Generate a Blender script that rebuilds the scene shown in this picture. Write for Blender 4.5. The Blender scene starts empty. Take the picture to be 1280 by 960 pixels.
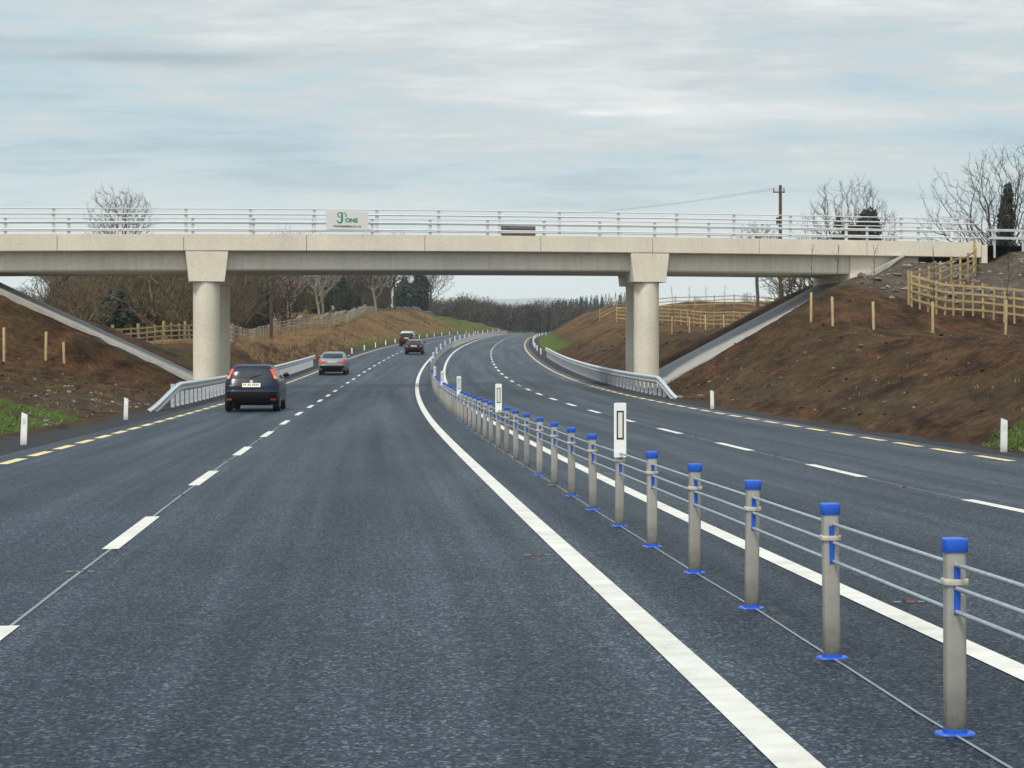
import math, random
import numpy as np
# ---------------------------------------------------------------- road alignment (metres; camera at 0,0,EYE looking along +Y)
EYE = 1.38; FPX = 2143.0; HORIZON = 454.7
_kk = [-40, 0, 20, 40, 60, 80, 100, 120, 140, 160, 180, 200, 220, 240, 260, 300, 340, 420]
_K = [-.00103, -.00103, .00017, .00072, .00044, .00055, .00073, .00063, .00055, .00053, .00042, .00027, .00026, .00039, .00056, .0009, .0016, .002]
_SL = [-.00753, -.00753, .0005, .00242, .00756, .01593, .02447, .03055, .03233, .03004, .02802, .0275, .02772, .02765, .02709, .0261, .022, .012]
_E = [-.02524, -.02524, .00495, .00008, -.00276, -.00432, -.00924, -.01167, -.01072, -.00868, -.00572, -.00277, -.00084, .00098, .0031, .00508, .005, .005]
S = np.arange(-40, 420.01, .5)
_i0 = 80
def _cum(a, v0):
    c = np.concatenate([[0], np.cumsum((a[1:] + a[:-1]) / 2 * .5)])
    return c - c[_i0] + v0
TH = np.cumsum(np.interp(S, _kk, _K)) * .5; TH += -.07755 - TH[_i0]
RX = _cum(np.sin(TH), 2.23167); RY_ = _cum(np.cos(TH), 0.0); RZ = _cum(np.interp(S, _kk, _SL), 0.0); RE = np.interp(S, _kk, _E)
OFF_LY, OFF_LL, OFF_LW, OFF_RW, OFF_RL, OFF_RY = -7.362, -4.264, -.72, .741, 4.163, 7.475
def road(s, u, dz=0.0):
    T = np.interp(s, S, TH)
    return np.interp(s, S, RX) + u * np.cos(T), np.interp(s, S, RY_) - u * np.sin(T), np.interp(s, S, RZ) - u * np.interp(s, S, RE) + dz
def heading(s): return float(np.interp(s, S, TH))
# ---------------------------------------------------------------- bridge frame: q along the deck, w towards the camera
BX, BY = -.54, 77.78
BA = math.radians(12); BC, BS = math.cos(BA), math.sin(BA)
def bq(q, w): return BX + q * BC + w * BS, BY + q * BS - w * BC
def to_qw(X, Y):
    dx, dy = X - BX, Y - BY
    return dx * BC + dy * BS, dx * BS - dy * BC
def deck_z(q): return 7.25 - .000245 * (q - 15) ** 2
# ---------------------------------------------------------------- lattice noise
def _hash(i, j, seed):
    h = (i.astype(np.int64) * 374761393 + j.astype(np.int64) * 668265263 + seed * 1442695041) & 0x7fffffff
    h = ((h ^ (h >> 13)) * 1274126177) & 0x7fffffff
    return ((h ^ (h >> 16)) & 0xffff) / 65535.0
def vnoise(x, y, seed=0):
    xi, yi = np.floor(x), np.floor(y); fx, fy = x - xi, y - yi
    fx = fx * fx * (3 - 2 * fx); fy = fy * fy * (3 - 2 * fy)
    a, b, c, d = _hash(xi, yi, seed), _hash(xi + 1, yi, seed), _hash(xi, yi + 1, seed), _hash(xi + 1, yi + 1, seed)
    return (a * (1 - fx) + b * fx) * (1 - fy) + (c * (1 - fx) + d * fx) * fy - .5
def fbm(x, y, octs=4, seed=0):
    r = 0; a = 1.0
    for o in range(octs):
        r = r + a * vnoise(x * 2 ** o + 13.7 * o, y * 2 ** o + 7.1 * o, seed + o); a *= .55
    return r
def sstep(a, b, x):
    t = np.clip((x - a) / (b - a), 0, 1); return t * t * (3 - 2 * t)
def smin(a, b, k):
    h = np.clip(.5 + .5 * (b - a) / k, 0, 1); return b * (1 - h) + a * h - k * h * (1 - h)
def smax(a, b, k): return -smin(-a, -b, k)
def to_su(X, Y):
    xc = np.interp(Y, RY_, RX); T = np.interp(Y, RY_, TH); t = X - xc
    return np.interp(Y, RY_, S) + t * np.sin(T) * (np.abs(t) < 60), t * np.cos(T)
def ground(X, Y, rough=1.0):
    """Height of the terrain sheet at world X, Y."""
    X = np.asarray(X, float); Y = np.asarray(Y, float)
    s, u = to_su(X, Y); v = np.abs(u)
    zr = np.interp(s, S, RZ) - np.clip(u, -10, 10) * np.interp(s, S, RE)
    q, w = to_qw(X, Y)
    near = sstep(-6.5, -1, w)                              # 1 on the camera's side of the bridge
    # ---- right-hand side
    toe = np.interp(s, [0, 50, 66, 82, 100, 140], [9.0, 9.0, 9.6, 9.9, 9.6, 9.3])
    g = np.interp(s, [0, 55, 75, 90, 150, 420], [.50, .50, .55, .52, .50, .55])
    B = zr + .03 + np.maximum(0, u - toe) * g
    N = np.interp(Y, [-40, 0, 40, 60, 80, 100, 128, 150, 180, 220, 300, 420, 700, 2000], [1.0, 1.0, 1.9, 2.35, 2.6, 3.0, 3.7, 5.2, 7.3, 8.4, 9.6, 10.5, 12, 10])
    N = N + np.clip(u - 17, 0, 45) * np.interp(Y, [60, 100, 140, 300], [.0, .04, .03, .02])
    crest = 6.2 + .75 * sstep(23.7, 26, q)
    A = np.where(w > 0, crest - .225 * w, np.where(w < -5.2, crest - .5 * (-5.2 - w), crest))
    zR = smin(B, smax(N, A, .5), .5)
    XF = BX + q * BC
    pav = .517 + .52 * (XF - 6.97) - .24                    # soil just below the slope paving under the deck
    pm = sstep(4.2, 1.5, w) * sstep(-6.6, -4.7, w) * sstep(9.4, 10.4, u) * sstep(21.5, 20.2, q)
    zR = zR * (1 - pm) + np.minimum(pav, crest) * pm
    # ---- left-hand side
    toe = np.interp(s, [0, 45, 66, 82, 100, 140], [9.2, 9.4, 9.9, 9.9, 9.6, 9.4])
    g = np.where(w > 0, .48 - .27 * sstep(0, 8, w), np.interp(s, [70, 90, 420], [.48, .42, .50]))
    B = zr + .04 + np.maximum(0, v - toe) * g
    N = np.interp(Y, [-40, 0, 40, 60, 90, 105, 143, 170, 220, 280, 340, 420, 700, 2000], [2.0, 2.0, 2.0, 2.0, 2.2, 2.6, 2.95, 4.1, 6.9, 9.8, 11.8, 8.5, 12, 10])
    N = N + np.clip(v - 19, 0, 60) * np.interp(Y, [60, 100, 140, 300], [.02, .03, .035, .03])
    A = np.where(w > 0, 6.2 - .22 * w, np.where(w < -5.2, 6.2 - .5 * (-5.2 - w), 6.2))
    zL = smin(B, smax(N, A, .5), .5)
    pav = 1.37 + .48 * (-15.3 - X - .05 * (Y - 74.6)) - .24
    pm = sstep(2.6, .8, w) * sstep(-6.6, -4.7, w) * sstep(9.4, 10.4, v) * sstep(-26, -24.5, q)
    zL = zL * (1 - pm) + np.minimum(pav, 6.2) * pm
    z = np.where(u > 0, zR, zL)
    # ---- roughness of the soil
    k = sstep(8.4, 10.5, v) * rough
    far = np.interp(Y, [0, 120, 400], [1, 1.6, 3])
    soft = 1 - .85 * sstep(1.5, .0, w) * sstep(-9.5, -8, w) * sstep(30, 24, np.abs(q + 2))
    z = z + k * soft * (.16 * fbm(X / 1.3, Y / 1.6, 4, 3) + .30 * far * fbm(X / 7, Y / 9, 3, 9)) * sstep(9, 13, v + 0 * X)
    z = z + k * soft * .10 * fbm(X / .45, Y / .55, 2, 21) * sstep(140, 60, Y)
    # ---- the road bench
    z = np.where(v < 7.7, zr - .25, np.where(v < 7.95, zr - .25 + (v - 7.7) / .25 * .22, z))
    flat = sstep(9.3, 8.7, v) * (v >= 7.95)
    z = z * (1 - flat) + flat * (zr - .03 + .012 * fbm(X / .2, Y / .2, 2, 5))
    # ---- land beyond the visible road levels out
    lev = sstep(430, 560, Y)
    z = z * (1 - lev) + lev * (11 + .8 * fbm(X / 60, Y / 60, 2, 31) - 4 * sstep(900, 3000, Y))
    return z
import bpy
from mathutils import Vector, Matrix
scene = bpy.context.scene
COL = scene.collection
rng = random.Random(7)
R = math.radians

# ---------------------------------------------------------------- mesh building
class MB:
    """collects shapes; build() links them as ONE mesh object"""
    def __init__(self): self.v = []; self.f = []; self.uv = None
    def add(self, vs, fs):
        o = len(self.v); self.v += [tuple(map(float, p)) for p in vs]; self.f += [tuple(i + o for i in f) for f in fs]
    def box(self, x0, x1, y0, y1, z0, z1):
        self.add([(x0, y0, z0), (x1, y0, z0), (x1, y1, z0), (x0, y1, z0), (x0, y0, z1), (x1, y0, z1), (x1, y1, z1), (x0, y1, z1)],
                 [(0, 3, 2, 1), (4, 5, 6, 7), (0, 1, 5, 4), (1, 2, 6, 5), (2, 3, 7, 6), (3, 0, 4, 7)])
    def bevbox(self, x0, x1, y0, y1, z0, z1, b):
        """box with chamfered vertical and top edges"""
        ring = [(x0 + b, y0), (x1 - b, y0), (x1, y0 + b), (x1, y1 - b), (x1 - b, y1), (x0 + b, y1), (x0, y1 - b), (x0, y0 + b)]
        cx, cy = (x0 + x1) / 2, (y0 + y1) / 2
        k = 1 - b / max(1e-6, min(x1 - x0, y1 - y0) / 2)
        inn = [(cx + (x - cx) * k, cy + (y - cy) * k) for x, y in ring]
        vs = [(x, y, z0) for x, y in ring] + [(x, y, z1 - b) for x, y in ring] + [(x, y, z1) for x, y in inn]
        fs = [tuple(range(7, -1, -1)), tuple(range(16, 24))]
        for r in (0, 8):
            for i in range(8): fs.append((r + i, r + (i + 1) % 8, r + 8 + (i + 1) % 8, r + 8 + i))
        self.add(vs, fs)
    def hexa(self, p): self.add(p, [(0, 3, 2, 1), (4, 5, 6, 7), (0, 1, 5, 4), (1, 2, 6, 5), (2, 3, 7, 6), (3, 0, 4, 7)])
    def tube(self, pts, rad, n=8, caps=True):
        pts = [Vector(p) for p in pts]; m = len(pts)
        rad = rad if hasattr(rad, '__len__') else [rad] * m
        vs = []; up = None
        for i, p in enumerate(pts):
            d = (pts[min(i + 1, m - 1)] - pts[max(i - 1, 0)]).normalized()
            a = d.cross(Vector((0, 0, 1)))
            if a.length < .05: a = d.cross(Vector((1, 0, 0)))
            a.normalize(); b = d.cross(a)
            for k in range(n):
                t = 2 * math.pi * k / n
                vs.append(p + (a * math.cos(t) + b * math.sin(t)) * rad[i])
        fs = [(i * n + k, i * n + (k + 1) % n, (i + 1) * n + (k + 1) % n, (i + 1) * n + k) for i in range(m - 1) for k in range(n)]
        if caps: fs += [tuple(range(n - 1, -1, -1)), tuple((m - 1) * n + k for k in range(n))]
        self.add(vs, fs)
    def lathe(self, prof, n=24, c=(0, 0), caps=True):
        vs = [(c[0] + r * math.cos(2 * math.pi * k / n), c[1] + r * math.sin(2 * math.pi * k / n), z) for r, z in prof for k in range(n)]
        fs = [(i * n + k, i * n + (k + 1) % n, (i + 1) * n + (k + 1) % n, (i + 1) * n + k) for i in range(len(prof) - 1) for k in range(n)]
        if caps: fs += [tuple(range(n - 1, -1, -1)), tuple((len(prof) - 1) * n + k for k in range(n))]
        self.add(vs, fs)
    def sweep(self, rows, closed=True, caps=True):
        """rows: equal-length rings of points"""
        n = len(rows[0]); vs = [p for r in rows for p in r]
        fs = [(i * n + k, i * n + (k + 1) % n, (i + 1) * n + (k + 1) % n, (i + 1) * n + k) for i in range(len(rows) - 1) for k in range(n if closed else n - 1)]
        if caps and closed: fs += [tuple(range(n - 1, -1, -1)), tuple((len(rows) - 1) * n + k for k in range(n))]
        self.add(vs, fs)
    def build(self, name, mat, parent=None, smooth=False, loc=None):
        me = bpy.data.meshes.new(name); me.from_pydata(self.v, [], self.f); me.update()
        return link(name, me, mat, parent, smooth, loc)
def link(name, me, mat, parent=None, smooth=False, loc=None):
    o = bpy.data.objects.new(name, me); COL.objects.link(o)
    if mat: me.materials.append(mat)
    if smooth == 'auto':
        me.shade_smooth(); me.set_sharp_from_angle(angle=R(38))
    elif smooth: me.shade_smooth()
    if parent: o.parent = parent
    if loc is not None: o.location = loc
    return o
def recalc(o):
    import bmesh
    b = bmesh.new(); b.from_mesh(o.data); bmesh.ops.recalc_face_normals(b, faces=b.faces); b.to_mesh(o.data); b.free()
def tag(o, label, cat, group=None):
    o['label'] = label; o['category'] = cat
    if group: o['group'] = group
    return o
def struct(o, kind='structure', label=None):
    o['kind'] = kind
    if label: o['label'] = label
    return o
def empty(name, loc=(0, 0, 0), rz=0.0):
    o = bpy.data.objects.new(name, None); COL.objects.link(o); o.location = loc; o.rotation_euler = (0, 0, rz)
    o.empty_display_size = .2
    return o
def dup(o, parent=None):
    c = o.copy(); COL.objects.link(c)
    if parent: c.parent = parent
    for ch in list(o.children): dup(ch, c)
    return c
ORD = 'nearest second third fourth fifth sixth seventh eighth ninth tenth eleventh twelfth thirteenth fourteenth fifteenth sixteenth seventeenth eighteenth nineteenth twentieth'.split()

# ---------------------------------------------------------------- materials
class N:
    """small helper around a node tree"""
    def __init__(self, t): self.t = t; self.n = t.nodes; self.l = t.links
    def new(self, kind, **kw):
        x = self.n.new(kind)
        for k, v in kw.items():
            if k in ('loc',): continue
            setattr(x, k, v)
        return x
    def put(self, sock, val):
        if isinstance(val, bpy.types.NodeSocket): self.l.new(val, sock)
        elif val is not None: sock.default_value = val
    def noise(self, vec, scale, detail=4, rough=.55, dist=0):
        x = self.new('ShaderNodeTexNoise'); self.put(x.inputs['Vector'], vec); x.inputs['Scale'].default_value = scale
        x.inputs['Detail'].default_value = detail; x.inputs['Roughness'].default_value = rough; x.inputs['Distortion'].default_value = dist
        return x.outputs['Fac']
    def ramp(self, fac, stops):
        x = self.new('ShaderNodeValToRGB'); self.put(x.inputs['Fac'], fac); e = x.color_ramp.elements
        while len(e) < len(stops): e.new(.5)
        for i, (p, c) in enumerate(stops): e[i].position = p; e[i].color = (*c, 1) if hasattr(c, '__len__') else (c, c, c, 1)
        return x.outputs['Color']
    def mix(self, fac, a, b, mode='MIX'):
        x = self.new('ShaderNodeMix', data_type='RGBA', blend_type=mode)
        self.put(x.inputs[0], fac)
        for s, val in ((x.inputs[6], a), (x.inputs[7], b)):
            if not isinstance(val, bpy.types.NodeSocket): val = (*val, 1) if len(val) == 3 else val
            self.put(s, val)
        return x.outputs[2]
    def math(self, op, a, b=0.0, c=None, clamp=False):
        x = self.new('ShaderNodeMath', operation=op, use_clamp=clamp); self.put(x.inputs[0], a); self.put(x.inputs[1], b)
        if c is not None: self.put(x.inputs[2], c)
        return x.outputs[0]
    def mapping(self, vec, scale=(1, 1, 1), rot=(0, 0, 0), loc=(0, 0, 0)):
        x = self.new('ShaderNodeMapping'); self.put(x.inputs['Vector'], vec)
        x.inputs['Scale'].default_value = scale; x.inputs['Rotation'].default_value = rot; x.inputs['Location'].default_value = loc
        return x.outputs[0]
    def coord(self, which='Object'): return self.new('ShaderNodeTexCoord').outputs[which]
    def attr(self, name): return self.new('ShaderNodeAttribute', attribute_name=name).outputs['Fac']
    def bump(self, h, strength=.3, dist=.05):
        x = self.new('ShaderNodeBump'); x.inputs['Strength'].default_value = strength; x.inputs['Distance'].default_value = dist
        self.put(x.inputs['Height'], h); return x.outputs[0]
def new_mat(name):
    m = bpy.data.materials.new(name); m.use_nodes = True; t = N(m.node_tree)
    return m, t, m.node_tree.nodes['Principled BSDF']
def simple(name, col, rough=.6, metal=0.0, var=.15, scale=6.0, bump=0.0, bscale=40.0, spec=.5, coat=0.0, obj_random=0.0):
    """painted or plain material with a little uneven colour and roughness"""
    m, t, b = new_mat(name)
    c = t.coord()
    n = t.noise(c, scale, 5, .6)
    lo = tuple(x * (1 - var) for x in col); hi = tuple(min(1, x * (1 + var)) for x in col)
    colr = t.ramp(n, [(.3, lo), (.7, hi)])
    if obj_random:
        oi = t.new('ShaderNodeObjectInfo'); k = t.math('MULTIPLY_ADD', oi.outputs['Random'], 2 * obj_random, 1 - obj_random)
        cc = t.new('ShaderNodeCombineColor')
        for i in range(3): t.put(cc.inputs[i], k)
        colr = t.mix(1.0, colr, cc.outputs[0], 'MULTIPLY')
    t.put(b.inputs['Base Color'], colr)
    t.put(b.inputs['Roughness'], t.math('MULTIPLY_ADD', n, .2, rough - .1)); b.inputs['Metallic'].default_value = metal
    b.inputs['Specular IOR Level'].default_value = spec; b.inputs['Coat Weight'].default_value = coat; b.inputs['Coat Roughness'].default_value = .05
    if bump: t.put(b.inputs['Normal'], t.bump(t.noise(c, bscale, 3), bump, .02))
    return m
M = {}
def concrete(name, col, streak=.25, joints=False):
    m, t, b = new_mat(name); c = t.coord()
    big = t.noise(c, .45, 5, .6); fine = t.noise(c, 9, 5, .65)
    run = t.noise(t.mapping(c, (2.6, 2.6, .22)), 1.5, 5, .6)
    k = t.math('ADD', t.math('MULTIPLY', big, .5), t.math('MULTIPLY', fine, .5))
    colr = t.ramp(k, [(.35, tuple(x * .84 for x in col)), (.65, tuple(min(1, x * 1.1) for x in col))])
    st = t.ramp(run, [(.42, 0.0), (.66, 1.0)])
    colr = t.mix(t.math('MULTIPLY', st, streak), colr, tuple(x * .55 for x in (col[0], col[1] * .99, col[2])))
    pits = t.ramp(t.noise(c, 34, 2), [(.27, .55), (.33, 1.0)])
    colr = t.mix(.2, colr, pits, 'MULTIPLY')
    t.put(b.inputs['Base Color'], colr); b.inputs['Roughness'].default_value = .85; b.inputs['Specular IOR Level'].default_value = .3
    t.put(b.inputs['Normal'], t.bump(t.math('ADD', fine, t.noise(c, 40, 3)), .25, .01))
    return m
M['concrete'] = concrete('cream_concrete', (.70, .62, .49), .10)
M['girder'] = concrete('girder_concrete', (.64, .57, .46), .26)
M['kerb'] = concrete('kerb_concrete', (.36, .33, .28), .4)
M['paving'] = concrete('paving_concrete', (.36, .35, .335), .3)
M['steel'] = simple('galvanised_steel', (.53, .545, .56), .42, .3, .16, 9, .1, 60)
M['railsteel'] = simple('painted_rail', (.62, .605, .58), .45, .0, .08, 3, .05)
M['rope'] = simple('wire_rope', (.40, .44, .47), .45, .5, .2, 30)
M['post_steel'] = simple('dull_zinc', (.40, .375, .325), .45, .35, .12, 5, .06, 50)
def grimy(m, h, col=(.045, .040, .034)):
    """road dirt splashed over the foot of an upright"""
    t = N(m.node_tree); b = t.n['Principled BSDF']; src = b.inputs['Base Color'].links[0].from_socket; c = t.coord(); sp = t.new('ShaderNodeSeparateXYZ'); t.put(sp.inputs[0], c)
    k = t.math('SUBTRACT', 1.0, t.math('DIVIDE', sp.outputs['Z'], h), clamp=True); oi = t.new('ShaderNodeObjectInfo')
    n = t.noise(t.mapping(c, (1, 1, 1)), 14, 5, .7); k2 = t.math('MULTIPLY', t.math('POWER', k, 1.6), t.math('MULTIPLY_ADD', n, 1.2, .25), clamp=True)
    v = t.math('MULTIPLY_ADD', oi.outputs['Random'], .3, .85); cc = t.new('ShaderNodeCombineColor')
    for i in range(3): t.put(cc.inputs[i], v)
    t.put(b.inputs['Base Color'], t.mix(k2, t.mix(1.0, src, cc.outputs[0], 'MULTIPLY'), col))
grimy(M['post_steel'], .30); 
M['blue'] = simple('blue_plastic', (.012, .085, .46), .38, 0, .15, 8)
M['strap'] = simple('strap_metal', (.52, .46, .38), .55, .1, .12, 14)
M['white_plastic'] = simple('white_plastic', (.80, .79, .75), .42, 0, .06, 7)
grimy(M['white_plastic'], .22, (.16, .13, .10))
M['black'] = simple('black_rubber', (.012, .012, .013), .6, 0, .2, 10)
M['cream_reflector'] = simple('pale_reflector', (.74, .70, .60), .25, 0, .05, 20)
M['red_reflector'] = simple('red_reflector', (.15, .05, .02), .3, 0, .1, 20)
M['timber'] = simple('new_timber', (.36, .25, .115), .75, 0, .28, 3.0, .3, 30, obj_random=.22)
M['old_timber'] = simple('old_timber', (.30, .25, .17), .8, 0, .3, 3.0, .3, 30, obj_random=.2)
M['pole'] = simple('pole_timber', (.085, .05, .034), .8, 0, .3, 3, .3, 20)
M['sign'] = simple('sign_face', (.66, .63, .58), .5, 0, .04, 3)
M['signback'] = simple('sign_back', (.13, .125, .12), .5, .2, .1, 3)
M['green_letters'] = simple('green_letters', (.0, .20, .13), .5, 0, .05, 3)
M['dark_letters'] = simple('dark_letters', (.06, .05, .05), .5, 0, .05, 3)

def paint(name, col, wear=.5):
    m, t, b = new_mat(name); c = t.coord()
    n = t.noise(c, 1.6, 6, .7); f = t.noise(c, 55, 3, .7)
    colr = t.ramp(n, [(.3, tuple(x * .8 for x in col)), (.62, col)])
    chips = t.ramp(t.math('ADD', t.math('MULTIPLY', n, .6), t.math('MULTIPLY', f, .4)), [(.34, 1.0), (.43, 0.0)])
    colr = t.mix(t.math('MULTIPLY', chips, wear), colr, (.06, .06, .065))
    dirt = t.ramp(t.noise(t.mapping(c, (1, 3, 1)), 2.3, 5), [(.42, 0.0), (.66, 1.0)])
    colr = t.mix(t.math('MULTIPLY', dirt, .5), colr, tuple(x * .72 for x in (col[0], col[1] * .93, col[2] * .8)))
    t.put(b.inputs['Base Color'], colr); b.inputs['Roughness'].default_value = .62
    t.put(b.inputs['Normal'], t.bump(f, .3, .004))
    return m
M['white_paint'] = paint('white_road_paint', (.63, .605, .55))
M['yellow_paint'] = paint('yellow_road_paint', (.70, .54, .24), .7)
M['chalk'] = paint('pale_joint_line', (.20, .225, .25), .9)

def asphalt():
    m, t, b = new_mat('asphalt')
    uv = t.new('ShaderNodeUVMap', uv_map='road').outputs[0]
    c = t.coord()
    chips = t.new('ShaderNodeTexVoronoi'); chips.inputs['Scale'].default_value = 66; t.put(chips.inputs['Vector'], c)
    cs = t.new('ShaderNodeSeparateColor'); t.put(cs.inputs[0], chips.outputs['Color'])
    chip = t.ramp(cs.outputs[0], [(.0, (.006, .009, .015)), (.52, (.020, .028, .042)), (.80, (.060, .078, .105)), (1, (.34, .37, .41))])
    grain = t.noise(c, 120, 3, .8)
    med = t.noise(c, 7, 4, .7)
    big = t.noise(c, .35, 5, .6)
    lanes = t.noise(t.mapping(uv, (1.15, .035, 1)), 1.0, 4, .55)          # long streaks along the lanes
    lanes2 = t.noise(t.mapping(uv, (3.2, .05, 1), loc=(9, 2, 0)), 1.0, 4, .6)
    base = t.mix(.45, chip, t.ramp(grain, [(.30, (.008, .012, .019)), (.52, (.032, .044, .062)), (.72, (.090, .110, .138))]))
    k = t.math('ADD', t.math('MULTIPLY', lanes, .6), t.math('MULTIPLY', lanes2, .4))
    base = t.mix(1, base, t.ramp(k, [(.36, .55), (.5, .92), (.64, 1.55)]), 'MULTIPLY')
    base = t.mix(1, base, t.ramp(big, [(.3, .42), (.7, .68)]), 'MULTIPLY')
    base = t.mix(1, base, t.ramp(med, [(.3, .80), (.7, 1.2)]), 'MULTIPLY')
    t.put(b.inputs['Base Color'], base)
    t.put(b.inputs['Roughness'], t.math('MULTIPLY_ADD', k, -.34, .68))
    t.put(b.inputs['Specular IOR Level'], t.math('MULTIPLY_ADD', cs.outputs[1], .36, .10)); b.inputs['Specular Tint'].default_value = (.50, .76, 1, 1)
    h = t.math('ADD', t.math('MULTIPLY', chips.outputs['Distance'], 1.0), t.math('MULTIPLY', grain, .5))
    t.put(b.inputs['Normal'], t.bump(h, .6, .014))
    return m
M['asphalt'] = asphalt()

def soil():
    m, t, b = new_mat('bank_ground'); c = t.coord()
    a, d, f, g = t.noise(c, .22, 6, .62, .6), t.noise(c, 1.1, 6, .65), t.noise(c, 6.5, 5, .7), t.noise(c, 27, 3, .7)
    rill = t.noise(t.mapping(c, (.8, .22, .5), (0, 0, R(-38))), 1.6, 5, .65)
    dirt = t.ramp(t.math('ADD', t.math('MULTIPLY', d, .45), t.math('MULTIPLY', f, .55)),
                  [(.30, (.015, .0065, .003)), (.47, (.056, .0265, .0115)), (.60, (.088, .043, .020)), (.78, (.140, .085, .048))])
    dirt = t.mix(1, dirt, t.ramp(rill, [(.38, .42), (.52, 1.0), (.66, 1.45)]), 'MULTIPLY')
    dirt = t.mix(1, dirt, t.ramp(t.noise(c, 3.2, 5, .75), [(.34, .45), (.52, 1.0), (.68, 1.5)]), 'MULTIPLY')
    olive = t.ramp(f, [(.3, (.024, .019, .007)), (.7, (.082, .064, .022))])
    dirt = t.mix(t.ramp(a, [(.46, 0.0), (.64, .62)]), dirt, olive)
    stones = t.ramp(g, [(.70, 0.0), (.76, 1.0)])
    dirt = t.mix(t.math('MULTIPLY', stones, .3), dirt, (.20, .165, .13))
    # dry grass on the far cutting
    straw = t.ramp(t.math('ADD', t.math('MULTIPLY', d, .5), t.math('MULTIPLY', f, .5)),
                   [(.30, (.070, .040, .018)), (.46, (.175, .095, .034)), (.60, (.270, .160, .058)), (.76, (.360, .240, .105))])
    straw = t.mix(t.ramp(a, [(.42, .75), (.6, 0.0)]), straw, (.085, .052, .026))
    sk = t.math('MULTIPLY', t.attr('straw'), t.ramp(t.math('ADD', t.math('MULTIPLY', a, .5), t.math('MULTIPLY', d, .5)), [(.40, .35), (.56, 1.0)]))
    colr = t.mix(sk, dirt, straw)
    rub = t.ramp(t.noise(c, 5.5, 5, .75), [(.32, (.030, .022, .016)), (.5, (.088, .070, .054)), (.66, (.160, .134, .108)), (.78, (.30, .27, .23))])
    colr = t.mix(t.math('MULTIPLY', t.attr('rubble'), t.ramp(d, [(.36, .3), (.55, 1.0)])), colr, rub)
    grass = t.ramp(f, [(.28, (.024, .045, .006)), (.5, (.062, .105, .012)), (.72, (.125, .170, .026))])
    gk = t.math('MULTIPLY', t.attr('grass'), t.ramp(d, [(.36, .2), (.50, 1.0)]))
    colr = t.mix(gk, colr, grass)
    grav = t.ramp(t.noise(c, 24, 4, .75), [(.28, (.016, .016, .018)), (.5, (.042, .042, .046)), (.72, (.095, .094, .098))])
    colr = t.mix(t.attr('gravel'), colr, grav)
    t.put(b.inputs['Base Color'], colr); b.inputs['Roughness'].default_value = .95; b.inputs['Specular IOR Level'].default_value = .12
    h = t.math('ADD', t.math('MULTIPLY', f, 1.0), t.math('MULTIPLY', g, .45))
    t.put(b.inputs['Normal'], t.bump(h, .85, .09))
    return m
M['soil'] = soil()
def bark(name, col, obj_random=.25): return simple(name, col, .9, 0, .3, 5, .4, 16, spec=.2, obj_random=obj_random)
M['bark'] = bark('grey_brown_bark', (.085, .072, .060)); M['bark_far'] = bark('wood_bark', (.075, .054, .038), .35)
M['pale_bark'] = bark('pale_bark', (.26, .22, .175), .2)
M['scrub'] = bark('scrub_twigs', (.105, .074, .043), .4)
M['olive'] = bark('olive_twigs', (.088, .076, .032), .35)
M['ivy'] = simple('ivy_leaves', (.018, .028, .010), .55, 0, .5, 2.5, 0, 40, spec=.3, obj_random=.25)
M['ever'] = simple('evergreen_leaves', (.030, .054, .034), .6, 0, .5, 1.4, 0, 40, spec=.25, obj_random=.3)
M['farwood'] = simple('far_twigs', (.066, .054, .042), .95, 0, .5, .09, 0, spec=.1)
M['farpine'] = simple('far_needles', (.014, .034, .022), .9, 0, .4, .2, 0, spec=.1)
# ---------------------------------------------------------------- terrain sheet
def grid_axis(parts):
    r = []
    for a, b, st in parts:
        n = max(1, int(round((b - a) / st))); r += [a + (b - a) * i / n for i in range(n)]
    return r + [parts[-1][1]]
pos_t = grid_axis([(7.4, 9.6, .2), (9.6, 26, .36), (26, 60, 1.1), (60, 160, 4)])
x = 160.0; st = 8.0
while x < 7000: st *= 1.28; x += st; pos_t.append(x)
ts = np.array([-a for a in reversed(pos_t)] + [0.0] + pos_t)
ys = grid_axis([(-40, 18, 2), (18, 110, .5), (110, 210, 1.1), (210, 430, 3)])
y = 430.0; st = 5.0
while y < 9000: st *= 1.22; y += st; ys.append(y)
ys = np.array(ys)
YY, TT = np.meshgrid(ys, ts, indexing='ij')
XX = TT + np.interp(YY, RY_, RX)
ZZ = ground(XX, YY)
nr, nc = XX.shape
me = bpy.data.meshes.new('ground')
idx = np.arange(nr * nc).reshape(nr, nc)
faces = np.stack([idx[:-1, :-1], idx[:-1, 1:], idx[1:, 1:], idx[1:, :-1]], -1).reshape(-1, 4)
me.from_pydata(np.stack([XX, YY, ZZ], -1).reshape(-1, 3).tolist(), [], faces.tolist())
su_s, su_u = to_su(XX, YY); su_v = np.abs(su_u); qq, ww = to_qw(XX, YY)
edge_n = .35 * fbm(XX / .8, YY / .8, 3, 77)
grav = sstep(9.15, 8.75, su_v + edge_n * np.where(su_u > 0, .8, 1) + np.where(su_u > 0, .25, 0) * sstep(70, 40, YY))
strawL = sstep(12, 15, su_v) * sstep(100, 122, YY) * (su_u < 0)
strawL = np.maximum(strawL, .8 * sstep(9.2, 11, su_v) * sstep(150, 200, YY) * (su_u < 0))
strawR = .5 * sstep(10, 13, su_v) * sstep(100, 140, YY) * (su_u > 0)
straw = np.clip(np.maximum(strawL, strawR) + .0 * XX, 0, 1)
gn = fbm(XX / 2.2, YY / 2.2, 3, 55)
grass = sstep(43, 39.5, YY + 7 * gn) * sstep(9.2, 9.8, su_v) * sstep(12.5, 11, su_v) * (su_u < 0)
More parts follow.
